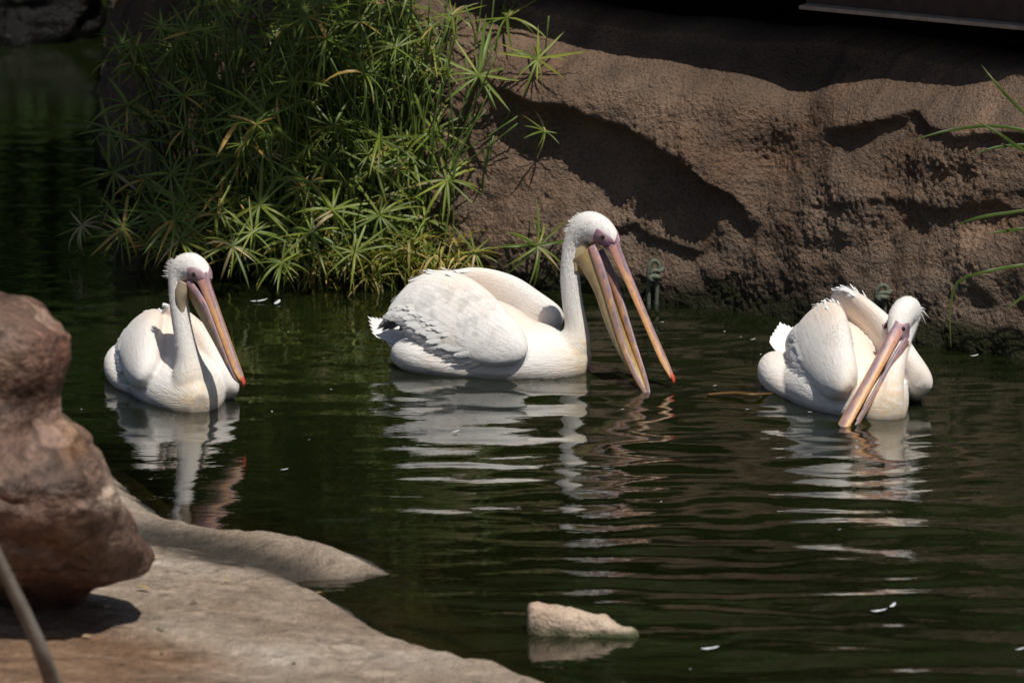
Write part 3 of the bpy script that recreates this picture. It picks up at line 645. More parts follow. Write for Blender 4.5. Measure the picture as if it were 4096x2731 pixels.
    for p in r.choice(len(sel), min(2600, len(sel)), replace=len(sel) < 2600):
        c_ = np.array(sel[p].center); nn = np.array(sel[p].normal)
        q = sk.find_nearest(Vector(c_), .012)
        if q[0] is not None: continue
        j = int(np.argmin(np.linalg.norm(ax - c_, axis=1))); j = min(max(j, 1), len(ax) - 1); tg = -unit(ax[j] - ax[j - 1])
        d_ = unit(tg + nn * .35 + r.normal(size=3) * .2); L_ = r.uniform(.006, .011); sd = unit(np.cross(d_, nn)) * .0011
        mb.add([c_ - sd - nn * .001, c_ + sd - nn * .001, c_ + d_ * L_], [(0, 1, 2)], np.array([.80, .78, .75]) * r.uniform(.93, 1.0))
    if mb.v: obj('down', mb.me('down', M['feather']), body, kind='stuff')
    return root

def horn_colour(t, s, vs, seed, warm=1.):
    """t along the bill, s = 0 on the ridge .. 1 at the cutting edge"""
    n = fbm(vs * np.array([30, 30, 30]) + seed, 3); n2 = fbm(vs * 90 + seed, 2)
    pink = np.array([.58, .30, .33]); blue = np.array([.17, .16, .22]); org = np.array([.74, .34, .12]); yel = np.array([.76, .43, .16])
    edge = np.stack([org * (1 - k) + yel * k for k in np.clip(.5 + n, 0, 1)])
    k = smooth(.0, .45, t)[:, None]; base = (pink * .75 + .25 * org) * (1 - k) + edge * k
    rb = smooth(.42, .12, s + .25 * n)[:, None] * .9; c = base * (1 - rb) + blue * rb
    rid = smooth(.14, .02, s)[:, None] * .5; c = c * (1 - rid) + pink * rid
    st = fbm(np.c_[t * 11, s * 5, np.full(len(t), seed * 1.7)], 3); st2 = fbm(np.c_[t * 30, s * 14, np.full(len(t), seed * .7)], 2)
    ln = np.exp(-((s - .42 - .05 * st) / .07) ** 2) * smooth(.05, .2, t) * np.clip(.65 + 1.2 * st, 0, 1); c = c * (1 - .8 * ln[:, None]) + blue * .8 * ln[:, None]
    pk = smooth(.05, .4, st)[:, None] * .45 * (1 - .5 * t[:, None]); c = c * (1 - pk) + pink * pk
    dk = smooth(.15, .4, st2 + .4 * n2)[:, None] * .45; c = c * (1 - dk) + blue * 1.2 * dk
    return c * .85
def upper_bill(F, root, pts, lat, wid, hgt, seed, nail=True, up=None):
    P = catmull(pts, 70); Wd = catmull(np.array(wid)[:, None], 70)[:, 0]; Hd = catmull(np.array(hgt)[:, None], 70)[:, 0]; Tg = unit(np.gradient(P, axis=0)); secs = []; tt = []; ss = []
    k = 32; th = np.linspace(0, 2 * math.pi, k, endpoint=False)
    for i in range(70):
        l = unit(lat - Tg[i] * (Tg[i] @ lat)); u = np.cross(l, Tg[i]); u = u * np.sign(u @ up)
        x = np.cos(th); y_ = np.sin(th); px_ = np.sign(x) * np.abs(x) ** .8
        hh = np.where(y_ > 0, y_ ** 1.3 * (1 + .25 * np.exp(-(x / .25) ** 2)), y_ * .35)
        secs.append(P[i] + px_[:, None] * l * Wd[i] + hh[:, None] * u * Hd[i]); tt += [i / 69] * k; ss += list(np.where(y_ >= -.01, np.abs(x), 1.0))
    v, f = loft(secs); t = np.array(tt); s = np.array(ss); o = obj('upper_bill', mesh('upper_bill', v, f, M['bill'], horn_colour(t, s, v, seed)), root)
    if nail:      # hooked red nail
        d = Tg[-1]; l = unit(lat - d * (d @ lat)); u = np.cross(l, d); u = u * np.sign(u @ up); e = P[-1]
        vv, ff = tube([e - d * .02 + u * .003, e - d * .004 + u * .003, e + d * .010 - u * .002, e + d * .016 - u * .012], [[.007, .004], [.008, .0055], [.006, .0045], [.0022, .0022]], l, 14, 16)
        obj('bill_nail', mesh('bill_nail', vv, ff, M['bill'], np.ones((len(vv), 3)) * np.array([.48, .07, .035])), o)
    return P, Tg
def lower_bill(F, root, N, Rr, B, seed, n=60, kk=22, inside=(.62, .55, .30), rim=.0085):
    """N, Rr: near and far rim; B: lowest point of the pouch; each (m,3)"""
    N = catmull(N, n); Rr = catmull(Rr, n); B = catmull(B, n); secs = []; tt = []; ss = []
    for i in range(n):
        a = np.linspace(0, 1, kk); c = (N[i] + Rr[i]) / 2; ax = (N[i] - Rr[i]) / 2; dn = B[i] - c
        x = np.cos(a * math.pi); y_ = np.sin(a * math.pi) ** .75
        secs.append(c + x[:, None] * ax + y_[:, None] * dn); tt += [i / (n - 1)] * kk; ss += list(a)
    v, f = loft(secs, False, False); t = np.array(tt); nz = fbm(v * 26 + seed, 3)
    col = np.array([.46, .345, .165]) * (1 + .3 * nz[:, None]) * (1 - .25 * smooth(.5, 0, t)[:, None] * np.array([.0, .05, .1])); k_ = smooth(.6, 1., t)[:, None]; col = col * (1 - k_) + k_ * np.array([.60, .52, .24])
    vein = .5 + .5 * np.sin(np.tile(np.arange(kk), n) * 1.9 + 3 * fbm(v * 14, 2)); col = col * (1 - .16 * (vein ** 3)[:, None]); col = col * (1 - .25 * smooth(.1, .5, fbm(v * 40 + 3, 2))[:, None])
    po = obj('pouch', mesh('pouch', v, f, M['skin'], col), root); sm = po.modifiers.new('s', 'SOLIDIFY'); sm.thickness = .0025; sm.offset = 0
    for E in (N, Rr):          # bony rims of the jaw
        r_ = np.array([rim * 1.6, rim * 1.9, rim * 1.7, rim * 1.4, rim * 1.1, rim * .9, rim * .5])
        vv, ff = tube(E, np.c_[r_ * .55, r_], unit(N[20] - Rr[20]), 16, 60); t = np.repeat(np.linspace(0, 1, 60), 16); ph = np.tile(np.arange(16) / 16 * 6.283, 60)
        c = horn_colour(t, .5 - .5 * np.sin(ph) if False else .08 + .62 * (.5 + .5 * np.sin(ph)), vv, seed + 3)
        obj('jaw_rim', mesh('jaw_rim', vv, ff, M['bill'], c), root)

# --- middle bird, bill open
def nA(px, py, y, rl, rv): return [*FA.y(px, py, y), rl, rv]
neckA = [nA(2190, 1470, 0, .10, .085), nA(2245, 1430, 0, .085, .09), nA(2290, 1375, 0, .055, .062), nA(2305, 1310, 0, .036, .039), nA(2291, 1220, 0, .031, .034), nA(2281, 1120, 0, .029, .033), nA(2283, 1030, 0, .028, .031),
         nA(2300, 955, 0, .030, .034), nA(2345, 905, -.008, .038, .046), nA(2396, 918, -.018, .038, .047), nA(2436, 950, -.026, .029, .036), nA(2458, 985, -.032, .02, .022)]
dA = FA.y(2690, 1512, -.152) - FA.y(2440, 962, -.028); latA = unit([-dA[1], dA[0], 0]); upA = unit(np.cross(dA, latA))
def billA(F, root, hl, seed):
    up = upA
    pts = [F.y(2440, 962, -.028), F.y(2470, 1030, -.04), F.y(2512, 1120, -.06), F.y(2560, 1230, -.085), F.y(2608, 1340, -.11), F.y(2655, 1445, -.135), F.y(2690, 1512, -.152)]
    upper_bill(F, root, pts, np.array(latA), [.020, .0185, .017, .016, .0155, .0155, .009], [.028, .021, .016, .0135, .012, .010, .006], seed, True, up)
    N = [(2366, 985, -.045), (2392, 1050, -.062), (2425, 1150, -.09), (2455, 1260, -.12), (2490, 1380, -.155), (2530, 1480, -.19), (2578, 1568, -.222), (2592, 1600, -.235)]
    Q = [(2400, 1002, .0), (2432, 1075, -.02), (2470, 1175, -.045), (2503, 1280, -.08), (2538, 1388, -.12), (2570, 1482, -.165), (2592, 1560, -.215), (2596, 1600, -.232)]
    B = [(2290, 1050, -.012), (2325, 1075, -.02), (2382, 1172, -.05), (2424, 1290, -.085), (2476, 1405, -.13), (2534, 1495, -.175), (2582, 1568, -.218), (2593, 1600, -.233)]
    lower_bill(F, root, [F.y(*p) for p in N], [F.y(*p) for p in Q], [F.y(*p) for p in B], seed)
    # bare throat skin running down onto the neck
    vv, ff = tube([F.y(2345, 975, -.014), F.y(2325, 1000, -.013), F.y(2314, 1040, -.013), F.y(2311, 1086, -.016)], [[.017, .02], [.018, .026], [.017, .018], [.013, .005]], hl, 16, 20)
    obj('throat_skin', mesh('throat_skin', vv, ff, M['skin'], np.ones((len(vv), 3)) * np.array([.50, .39, .21])), root)
pelican(FA, 'white pelican with its bill wide open and dipping into the water', neckA, latA, 0,
        [wing_tab(-1), wing_tab(1, (.03, -.045), dx=.03, dy=.03)], dict(c=9, poly=[(2384, 912), (2400, 918), (2440, 945), (2478, 985), (2480, 1005), (2440, 1010), (2415, 1002), (2395, 985), (2368, 974), (2372, 940)], col=(.32, .165, .23)), dict(px=(2411, 948)), billA, 11, 1.0,
        dict(n=60, a=FA.y(2330, 850, 0), b=FA.y(2270, 930, 0), dir=(-.9, 0, .1), len=(.006, .016), out=.2), 'pelicans swimming on the pond', True, primaries=[(FA.y(1665, 1150 + 14 * k_, -.06 - .007 * k_), FA.y(*t_, -.085)) for k_, t_ in enumerate([(1560, 1205), (1545, 1240), (1530, 1268), (1508, 1302), (1500, 1316), (1520, 1322), (1548, 1318), (1590, 1322)])])

# --- left bird, bill closed
hB = R(-72); fB = np.array([math.cos(hB), math.sin(hB), 0]); FB = Frame(on_z(800, 1648) - fB * .325, hB)
def nB(px, py, x, rl, rv): return [*FB.x(px, py, x), rl, rv]
neckB = [nB(765, 1600, .20, .10, .08), nB(770, 1560, .235, .082, .075), nB(763, 1500, .25, .06, .06), nB(752, 1430, .25, .038, .041), nB(735, 1340, .24, .029, .033), nB(719, 1240, .225, .028, .031), nB(713, 1150, .215, .029, .031),
         nB(722, 1085, .215, .032, .037), nB(752, 1066, .235, .037, .043), nB(786, 1076, .262, .036, .042), nB(812, 1102, .285, .028, .033), nB(826, 1130, .30, .02, .022)]
dB = FB.x(970, 1522, .48) - FB.x(805, 1110, .285); latB = unit([-dB[1], dB[0], 0]); upB = unit(np.cross(dB, latB))
def billB(F, root, hl, seed):
    up = upB
    pts = [F.x(805, 1110, .285), F.x(826, 1160, .31), F.x(856, 1235, .345), F.x(888, 1320, .385), F.x(920, 1405, .425), F.x(950, 1482, .46), F.x(970, 1522, .48)]
    upper_bill(F, root, pts, np.array(latB), [.020, .0185, .017, .016, .0155, .0145, .009], [.030, .022, .017, .014, .012, .010, .006], seed, True, up)
    lt = np.array(latB); N = []; Q = []; B = []; U_ = catmull(pts, 9)[1:]
    j0 = F.x(757, 1126, .262)
    for i, w_ in enumerate([.021, .019, .0175, .0165, .0155, .0145, .013, .007]):
        c = U_[i] - upB * (.019 - .0012 * i); c = c if i else (j0 + lt * .018)
        N.append(c - lt * w_); Q.append(c + lt * w_); B.append(c - upB * [.06, .062, .054, .042, .031, .022, .014, .007][i] - (unit(dB) * .035 if i == 0 else 0))
    lower_bill(F, root, N, Q, B, seed)
    vv, ff = tube([F.x(738, 1125, .245), F.x(726, 1165, .242), F.x(724, 1210, .243), F.x(733, 1258, .25)], [[.018, .02], [.019, .024], [.017, .016], [.008, .005]], hl, 16, 20)
    obj('throat_skin', mesh('throat_skin', vv, ff, M['skin'], np.ones((len(vv), 3)) * np.array([.34, .275, .19])), root)
pelican(FB, 'white pelican with its neck upright and bill shut beside the sedges', neckB, latB, 0,
        [wing_tab(-1, (0, .01), dx=.02, dy=-.025, lift=.56), wing_tab(1, (-.05, -.01), dx=.06, dy=-.03, lift=.8)], dict(c=9, poly=[(748, 1070), (772, 1066), (802, 1078), (826, 1100), (838, 1128), (836, 1140), (812, 1140), (785, 1132), (762, 1122), (746, 1118)], col=(.36, .23, .26)), dict(px=(776, 1098)), billB, 23, .25,
        dict(n=110, a=FB.x(700, 1040, .2), b=FB.x(682, 1115, .2), dir=(-.75, -.5, .15), len=(.008, .026), out=.3, w=.0011), 'pelicans swimming on the pond', tw=.86, back_h=.08, tufts=16)

# --- right bird, bill in the water
hC = R(-65); fC = np.array([math.cos(hC), math.sin(hC), 0]); FC = Frame(on_z(3560, 1674) - fC * .325, hC)
def nC(px, py, x, rl, rv): return [*FC.x(px, py, x), rl, rv]
neckC = [nC(3500, 1655, 0.230, .09, .08), nC(3535, 1635, 0.275, .075, .075), nC(3558, 1580, 0.295, .045, .048), nC(3572, 1515, 0.278, .033, .036), nC(3588, 1440, 0.240, .029, .031), nC(3608, 1360, 0.195, .029, .031), nC(3630, 1290, 0.150, .032, .035),
         nC(3638, 1245, 0.145, .036, .04), nC(3622, 1243, 0.160, .039, .043), nC(3602, 1275, 0.185, .038, .042), nC(3588, 1318, 0.205, .030, .034), nC(3577, 1352, 0.218, .022, .024)]
dC = FC.loc(on_z(3378, 1697)) - FC.x(3577, 1352, .218); latC = unit([-dC[1], dC[0], 0]); upC = unit(np.cross(dC, latC))
def billC(F, root, hl, seed):
    up = upC
    tip = FC.loc(on_z(3378, 1697)); b1_ = F.x(3577, 1352, .222) + upC * .004; b0_ = b1_ - unit(dC) * .04; e = tip + (tip - b1_) * .25
    pts = [b0_, b1_, b1_ * .75 + tip * .25, b1_ * .5 + tip * .5, b1_ * .25 + tip * .75, tip, e]
    upper_bill(F, root, pts, np.array(latC), [.023, .0225, .022, .0215, .0215, .0215, .012], [.026, .020, .0155, .013, .012, .011, .006], seed, True, up)
    N = []; Q = []; B = []; lt = np.array(latC); ofs = F.x(3600, 1400, .35) - F.x(3560, 1400, .35)
    for i, w_ in enumerate([.021, .019, .0185, .018, .017, .016, .008]):
        s = i / 6; c = (b1_ - unit(dC) * .012) * (1 - s) + e * s - up * .021 + lt * .010 * (1 - s * .3); dn = -up
        N.append(c - lt * w_); Q.append(c + lt * w_); B.append(c + unit(dn) * (.036 * (1 - s) + .010))
    lower_bill(F, root, N, Q, B, seed)
pelican(FC, 'white pelican with wings arched up, pushing its bill into the water below the rock wall', neckC, latC, 0,
        [wing_tab(-1, (.01, .0), dx=.11, dy=-.035, lift=.9), wing_tab(1, (-.02, .02), lift=1.02, dx=.09, dy=.01, fat=1.2)], dict(c=9, poly=[(3566, 1340), (3580, 1318), (3602, 1300), (3636, 1290), (3640, 1320), (3636, 1355), (3612, 1362), (3590, 1360), (3575, 1352)], col=(.27, .17, .21)), dict(px=(3613, 1316)), billC, 37, .1,
        dict(n=40, a=FC.x(3668, 1225, .14), b=FC.x(3672, 1250, .13), dir=(-.5, .75, -.3), len=(.02, .045), out=.1, droop=.5), 'pelicans swimming on the pond', tail_up=.15, back_h=.105, tufts=40, fan=.08)

# ---------------------------------------------------------------- umbrella sedges
def leaf_strip(L_, W_, droop, fold=.25, n=5, twist=0, tipdry=0.):
    v = []; f = []; c = []
    for i in range(n + 1):
        s = i / n; w_ = W_ * (min(1, .55 + 2.2 * s)) * (1 if s < .55 else max(.04, 1 - ((s - .55) / .45) ** 1.6)); a = droop * s
        x = L_ * s * math.cos(a * .6); z_ = -L_ * s * math.sin(a * .6); tw = twist * s
        for j in (-1, 0, 1):
            yy = j * w_ / 2; zz = (abs(j) * w_ * fold); v.append((x, yy * math.cos(tw), z_ + zz + yy * math.sin(tw)))
            k = max(0, s - (1 - tipdry)) / max(tipdry, 1e-3) if tipdry else 0; c.append((1 + 2.2 * k, 1 + 1.0 * k, 1 + 1.8 * k))
    for i in range(n):
        for j in (0, 1): a = i * 3 + j; f.append((a, a + 1, a + 4, a + 3))
    return np.array(v), f, np.array(c)
LEAVES = []
lr = np.random.default_rng(5)
for i in range(14):
    v, f, c = leaf_strip(1, lr.uniform(.042, .07), lr.uniform(.0, 1.3), .22, 5, lr.normal() * .5, .12 if i % 3 == 0 else 0)
    sh_ = lr.uniform(.7, 1.25); LEAVES.append((v, f, c * np.array([sh_ * lr.uniform(.85, 1.15), sh_, sh_ * lr.uniform(.7, 1)])))
LEAF_ME = [mesh('leaf', v, f, M['leaf'], c) for v, f, c in LEAVES]
DRY = [leaf_strip(1, lr.uniform(.05, .09), lr.uniform(.3, 1.4), .3, 5, lr.normal() * 1.2) for i in range(5)]
DRY_ME = [mesh('leaf', v, f, M['leaf_dry'], c) for v, f, c in DRY]
def whorl(axis_, r, n):
    """directions of the rays of one umbrella"""
    a = unit(axis_); e1 = unit(np.cross(a, (0.3, .2, 1.))); e2 = np.cross(a, e1); out = []; ph = r.uniform(0, 6.28)
    for i in range(n):
        t = ph + 6.283 * i / n + r.normal() * .2; d_ = unit(math.cos(t) * e1 + math.sin(t) * e2 + a * (r.uniform(-.15, .6))); out.append((d_, a))
    return out
def stem_path(b_, t, r):
    m_ = (b_ + t) / 2 + np.array([0, 0, .12 * np.linalg.norm(t - b_)]); m_[:2] = b_[:2] * .62 + t[:2] * .38
    return [b_, b_ * .6 + m_ * .4 + r.normal(size=3) * .005, m_, t * .6 + m_ * .4, t]
# umbrellas the photograph shows one by one: px, py, radius in px, distance behind the origin, tilt towards the viewer
UMB = [(1915, 300, 180, .75, 1.0), (2150, 985, 150, .55, 1.0), (2150, 235, 150, .9, .9), (2180, 525, 90, 1.0, .5), (1790, 720, 165, .6, .9), (1740, 520, 150, .7, .8), (1635, 600, 150, .8, .8), (1460, 310, 170, .8, .9), (1330, 480, 150, .8, .9),
       (1270, 330, 160, .9, .7), (1190, 500, 150, .8, .8), (985, 400, 150, .7, .6), (600, 560, 150, 1.3, .8), (455, 690, 150, 1.6, .9), (330, 915, 110, 1.0, .6), (740, 830, 160, .7, .7), (1040, 820, 170, .5, .8), (1160, 640, 150, .7, .6), (1400, 720, 160, .7, .8),
       (1560, 210, 150, .9, .7), (1290, 90, 160, .9, .8), (870, 60, 150, 1.1, .6), (1620, 60, 140, 1.0, .7), (2030, 70, 170, .9, .3), (1480, 80, 150, 1.0, .6), (1100, 150, 150, 1.0, .7), (700, 250, 140, 1.2, .4), (560, 270, 130, 1.5, .4), (860, 300, 130, 1.1, .6), (480, 230, 120, 1.6, .5),
       (1520, 860, 150, .5, .7), (1250, 930, 150, .45, .5), (930, 985, 150, .35, .4), (1130, 1050, 130, .35, .3), (720, 960, 140, .5, .5), (1420, 1010, 130, .4, .5), (1900, 1085, 110, .55, .3), (1370, 600, 140, .7, .6), (1060, 610, 140, .7, .8), (900, 640, 150, .8, .7), (1640, 330, 150, .85, .7), (1390, 180, 140, .9, .7),
       (1200, 760, 140, .6, .6), (1620, 760, 130, .65, .7), (1460, 450, 140, .8, .6), (820, 500, 130, 1.0, .6), (640, 880, 120, .8, .6), (1330, 840, 130, .5, .6), (1010, 930, 120, .4, .4), (1730, 200, 130, .9, .6), (1810, 60, 130, 1.0, .4), (760, 700, 130, .9, .6), (1000, 220, 130, 1.1, .6), (1500, 560, 130, .75, .7), (1700, 880, 120, .6, .6), (1100, 380, 130, .9, .7)]
CL = [(-1.15, 1.85, 'thin shaded umbrella sedge leaning over the water beside the dim end of the wall', 1), (-.98, 1.25, 'umbrella sedge with yellowed rays spreading low above the upright pelican', 2), (-.78, 1.1, 'dense dark umbrella sedge clump rising straight from the pond edge', 3),
      (-.55, 1.05, 'tall umbrella sedge clump with many crowded sunlit stars', 4), (-.33, 1.0, 'bright umbrella sedge clump with bundled green stalks showing between its stars', 5), (-.14, 1.02, 'umbrella sedge reaching out over the bare rock with wide single stars', 6)]
roots = []; UM = {i: [] for i in range(6)}
for i, (x, y, lab, sd) in enumerate(CL):
    o = bpy.data.objects.new('umbrella_sedge', None); COL.objects.link(o); o.location = (x, y, 0); tag(o, lab, 'sedge', 'umbrella sedges along the rock wall'); roots.append(o)
pr = np.random.default_rng(99)
SUNU = SUN
def nearest_clump(x): return int(np.argmin([abs(x - c[0]) for c in CL]))
extra = []
for k in range(480):            # more stars filling the clumps
    px = pr.uniform(330, 1900); py = pr.uniform(-120, 1120); 
    lim = 330 + 330 * max(0, (500 - py) / 500) if py < 500 else 420 + .15 * (py - 500)
    if px < lim + 60 * pr.normal(): continue
    if px > 1780 - .25 * abs(py - 500) + 40 * pr.normal(): continue
    if px < 900 and pr.random() < (.5 if py < 600 else .25): continue
    if 1560 < px < 1800 and 250 < py < 1000 and pr.random() < .75: continue
    extra.append((px, py, pr.uniform(65, 165), pr.uniform(.5, 1.25), pr.uniform(.1, .9)))
fill = {i: MB() for i in range(6)}; fills = {i: MB() for i in range(6)}; count = [0] * 6
for idx, (px, py, rad, yy, tl) in enumerate(UMB + extra):
    named = idx < len(UMB); T_ = on_y(px, py, yy + .25); ci = nearest_clump(T_[0] + .12 * (T_[0] > 0)); cx_, cy_ = CL[ci][:2]
    b_ = np.array([cx_ + pr.normal() * .06, max(cy_ + pr.normal() * .06, .86), -.05])
    if T_[2] < .12: T_[2] = .12
    hit = WALL_BVH.ray_cast(Vector(CAM), Vector(unit(T_ - CAM)))
    if hit[0] is not None and (hit[0] - Vector(CAM)).length < np.linalg.norm(T_ - CAM) + .07:
        T_ = CAM + unit(T_ - CAM) * ((hit[0] - Vector(CAM)).length - .09)
    path = stem_path(b_, T_, pr); vs, fs = tube(path, [[.0035, .0035]] * 3 + [[.003, .003]] * 2, (1, 0, 0), 6, 12)
    n = int(pr.integers(12, 17)) if named else int(pr.integers(10, 16)); ax = np.array([pr.normal() * .25, -tl * 1.25, 1.0 - .35 * tl]) + .25 * unit(T_ - path[3]); rr = rad / 1060
    origin = np.array([cx_, cy_, 0.]); own = named and count[ci] + n <= 290
    if own:
        so = obj('stem', mesh('stem', vs - origin, fs, M['stem'], np.ones((len(vs), 3))), roots[ci]); count[ci] += n
    else: fills[ci].add(vs - origin, fs, (1, 1, 1))
    dry = (.8 if pr.random() < .04 else .1) + .2 * (py > 700) * (px < 1000)
    for d_, a in whorl(ax, pr, n):
        L_ = rr * pr.uniform(.7, 1.25); x_ = unit(d_); z_ = unit(a - x_ * (a @ x_)); y_ = np.cross(z_, x_)
        isdry = pr.random() < dry * .5; k = int(pr.integers(0, 5 if isdry else 14))
        if own:
            mt = Matrix.Identity(4)
            for c_ in range(3): mt[c_][0], mt[c_][1], mt[c_][2], mt[c_][3] = x_[c_] * L_, y_[c_] * L_, z_[c_] * L_, (T_ - origin)[c_]
            lo = bpy.data.objects.new('leaf', (DRY_ME if isdry else LEAF_ME)[k]); COL.objects.link(lo); lo.parent = so; lo.matrix_local = mt
        else:
            v, f, c = DRY[k] if isdry else LEAVES[k]; v = T_ - origin + L_ * (v[:, :1] * x_ + v[:, 1:2] * y_ + v[:, 2:] * z_)
            fill[ci].add(v, f, c * (np.array([3.2, 1.6, 2.2]) if isdry else pr.uniform(.8, 1.2)))
# loose stalks, low blades and dead straw at the water line
for ci in range(6):
    cx_, cy_ = CL[ci][:2]; origin = np.array([cx_, cy_, 0.]); dense = [6, 12, 25, 45, 90, 25][ci]
    for k in range(dense):
        b_ = np.array([cx_ + pr.normal() * .09, max(cy_ + pr.normal() * .07, .84), -.04]); t = b_ + np.array([pr.normal() * .14, pr.normal() * .08 - .05, pr.uniform(.5, 1.05)])
        vs, fs = tube(stem_path(b_, t, pr), [[.0032, .0032]] * 5, (1, 0, 0), 5, 9); fills[ci].add(vs - origin, fs, np.array([1, 1, 1]) * pr.uniform(.7, 1.3))
    for k in range([25, 80, 110, 110, 130, 60][ci]):
        p = np.array([cx_ + pr.uniform(-.17, .17), max(cy_ - .05 + pr.uniform(-.1, .12), .74), pr.uniform(0, .14)]); isdry = pr.random() < (.25 if ci < 3 else .45)
        v, f, c = DRY[int(pr.integers(5))] if isdry else LEAVES[int(pr.integers(14))]; L_ = pr.uniform(.08, .2); x_ = unit(pr.normal(size=3) * np.array([1, .8, .5]) + np.array([0, -.3, .35])); z_ = unit(np.cross(x_, np.cross((0, 0, 1.), x_))); y_ = np.cross(z_, x_)
        fill[ci].add(p - origin + L_ * (v[:, :1] * x_ + v[:, 1:2] * y_ + v[:, 2:] * z_), f, c * (np.array([3.6, 1.9, 2.6]) * pr.uniform(.6, 1.2) if isdry else pr.uniform(.7, 1.2)))
    if ci >= 3:
        for k in range([0, 0, 0, 60, 150, 130][ci]):
            p = on_y(pr.uniform(*[(1100, 1400), (1400, 1700), (1650, 1880)][ci - 3]), pr.uniform(960, 1130), .72 + .1 * pr.random()); p[2] = max(p[2], .01); isdry = pr.random() < .7
            v, f, c = DRY[int(pr.integers(5))] if isdry else LEAVES[int(pr.integers(14))]; L_ = pr.uniform(.06, .13); x_ = unit(pr.normal(size=3) * np.array([1, .6, .8]) + np.array([0, -.2, -.1])); z_ = unit(np.cross(x_, np.cross((0, 0, 1.), x_) + 1e-3)); y_ = np.cross(z_, x_)
            fill[ci].add(p - origin + L_ * (v[:, :1] * x_ + v[:, 1:2] * y_ + v[:, 2:] * z_), f, c * (np.array([2.6, 1.7, 3.0]) * pr.uniform(.6, 1.15) if isdry else pr.uniform(.7, 1.2)))
    if fill[ci].v: obj('foliage', fill[ci].me('foliage', M['leaf']), roots[ci], kind='stuff')
    if fills[ci].v: obj('stalks', fills[ci].me('stalks', M['stem']), roots[ci], kind='stuff')

# ---------------------------------------------------------------- reed blades entering at the right
def blade(path, wid, name='blade', parent=None, origin=np.zeros(3)):
    P = catmull(path, 16); T_ = unit(np.gradient(P, axis=0)); side_ = unit(np.cross(T_, FW)); s = np.linspace(0, 1, 16); w_ = wid * np.minimum(1, (1 - s) * 3 + .05); v = []; f = []
    for p, sd, ww in zip(P, side_, w_): v += [p - sd * ww / 2 - origin, p - FW * ww * .25 - origin, p + sd * ww / 2 - origin]
    for i in range(15):
        for j in (0, 1): a = i * 3 + j; f.append((a, a + 1, a + 4, a + 3))
    return obj(name, mesh(name, v, f, M['leaf'], np.ones((48, 3)) * np.array([.5, .62, .45])), parent)
ro = np.array([1.98, -.55, 0.]); reed = bpy.data.objects.new('reed', None); COL.objects.link(reed); reed.location = ro; tag(reed, 'reed with long arching green blades in front of the rock wall', 'reed')
for pts in [[(4400, 700), (4250, 560), (4096, 450), (3990, 340), (3925, 258)], [(4420, 760), (4250, 660), (4096, 600), (3990, 530), (3880, 470)], [(4420, 720), (4200, 560), (4000, 505), (3800, 520), (3640, 565)], [(4430, 760), (4250, 590), (4100, 580), (3980, 590), (3890, 620)],
            [(4420, 1100), (4250, 920), (4096, 915), (4010, 925), (3940, 938)], [(4420, 1200), (4250, 1060), (4096, 1060), (3950, 1085), (3830, 1130), (3800, 1250), (3805, 1390)], [(4420, 1000), (4200, 850), (4000, 855), (3880, 880), (3810, 910)], [(4430, 1300), (4200, 1140), (4096, 1185), (4020, 1245)]]:
    blade([np.array([1.98, -.55, 0.]) * .0 + on_y(*p, -.55 + .08 * random.random()) if True else 0 for p in pts], .010, 'blade', reed, ro)
mb = MB()
for k in range(9):
    vs, fs = tube([ro + np.array([random.gauss(0, .03), random.gauss(0, .03), -.3]), ro + np.array([random.gauss(0, .05), 0, .3]), ro + np.array([random.gauss(.05, .06), 0, .95])], [[.005, .005]] * 3, (1, 0, 0), 6, 8); mb.add(vs - ro, fs, (1, 1, 1))
obj('stalks', mb.me('stalks', M['stem']), reed)

# ---------------------------------------------------------------- trees round the pond (seen in the water and shading the sedges)
def tree(x, y, h_, crown, n, label, seed, leaf=.11, base=0.):
    r = np.random.default_rng(seed); o = bpy.data.objects.new('tree', None); COL.objects.link(o); o.location = (x, y, base); tag(o, label, 'tree', 'trees round the pond')
    mb = MB(); mb.add(*tube([[0, 0, -.3], [.1, .05, h_ * .4], [0, .1, h_ * .85]], [[.14, .14], [.1, .1], [.03, .03]], (1, 0, 0), 10, 14))
    cs = []
    for i in range(34):
        c = unit(r.normal(size=3)) * r.uniform(.35, 1) ** .6 * np.array(crown[3:]); c += np.array(crown[:3]); cs.append(c)
        if i < 14: mb.add(*tube([[0, .05, h_ * .45], [c[0] * .5, c[1] * .5, h_ * .45 * .5 + c[2] * .5], c], [[.05, .05], [.03, .03], [.008, .008]], (1, .1, 0), 6, 8))
    obj('trunk', mb.me('trunk', M['bark']), o); ci = r.integers(0, 34, n); p = np.array(cs)[ci] + r.normal(size=(n, 3)) * np.array(crown[3:]) * .17
    d1 = unit(r.normal(size=(n, 3)) + np.array([0, 0, -.3])); d2 = unit(np.cross(d1, r.normal(size=(n, 3)))); L_ = leaf * r.uniform(.6, 1.3, (n, 1)); W_ = L_ * .35
    V = np.stack([p, p + d1 * L_ * .5 + d2 * W_, p + d1 * L_, p + d1 * L_ * .5 - d2 * W_], 1).reshape(-1, 3); Fq = np.arange(4 * n).reshape(-1, 4)
    obj('crown', mesh('crown', V, Fq.tolist(), M['tree_leaf'], np.repeat(r.uniform(.6, 1.4, (n, 1)), 4, 0) * np.ones((1, 3)), False), o)
tree(-4.2, 7.5, 5.0, (0, -.5, 3.2, 2.2, 1.8, 2.0), 9000, 'leafy tree standing behind the far end of the channel', 1, .14)
tree(-1.0, 9.0, 5.5, (0, 0, 3.0, 2.4, 1.5, 2.4), 9000, 'broad tree behind the sedge covered rock', 2, .14)
tree(2.6, 8.5, 5.5, (0, 0, 3.4, 2.6, 1.6, 2.4), 9000, 'dark tree behind the timber deck', 3, .14)
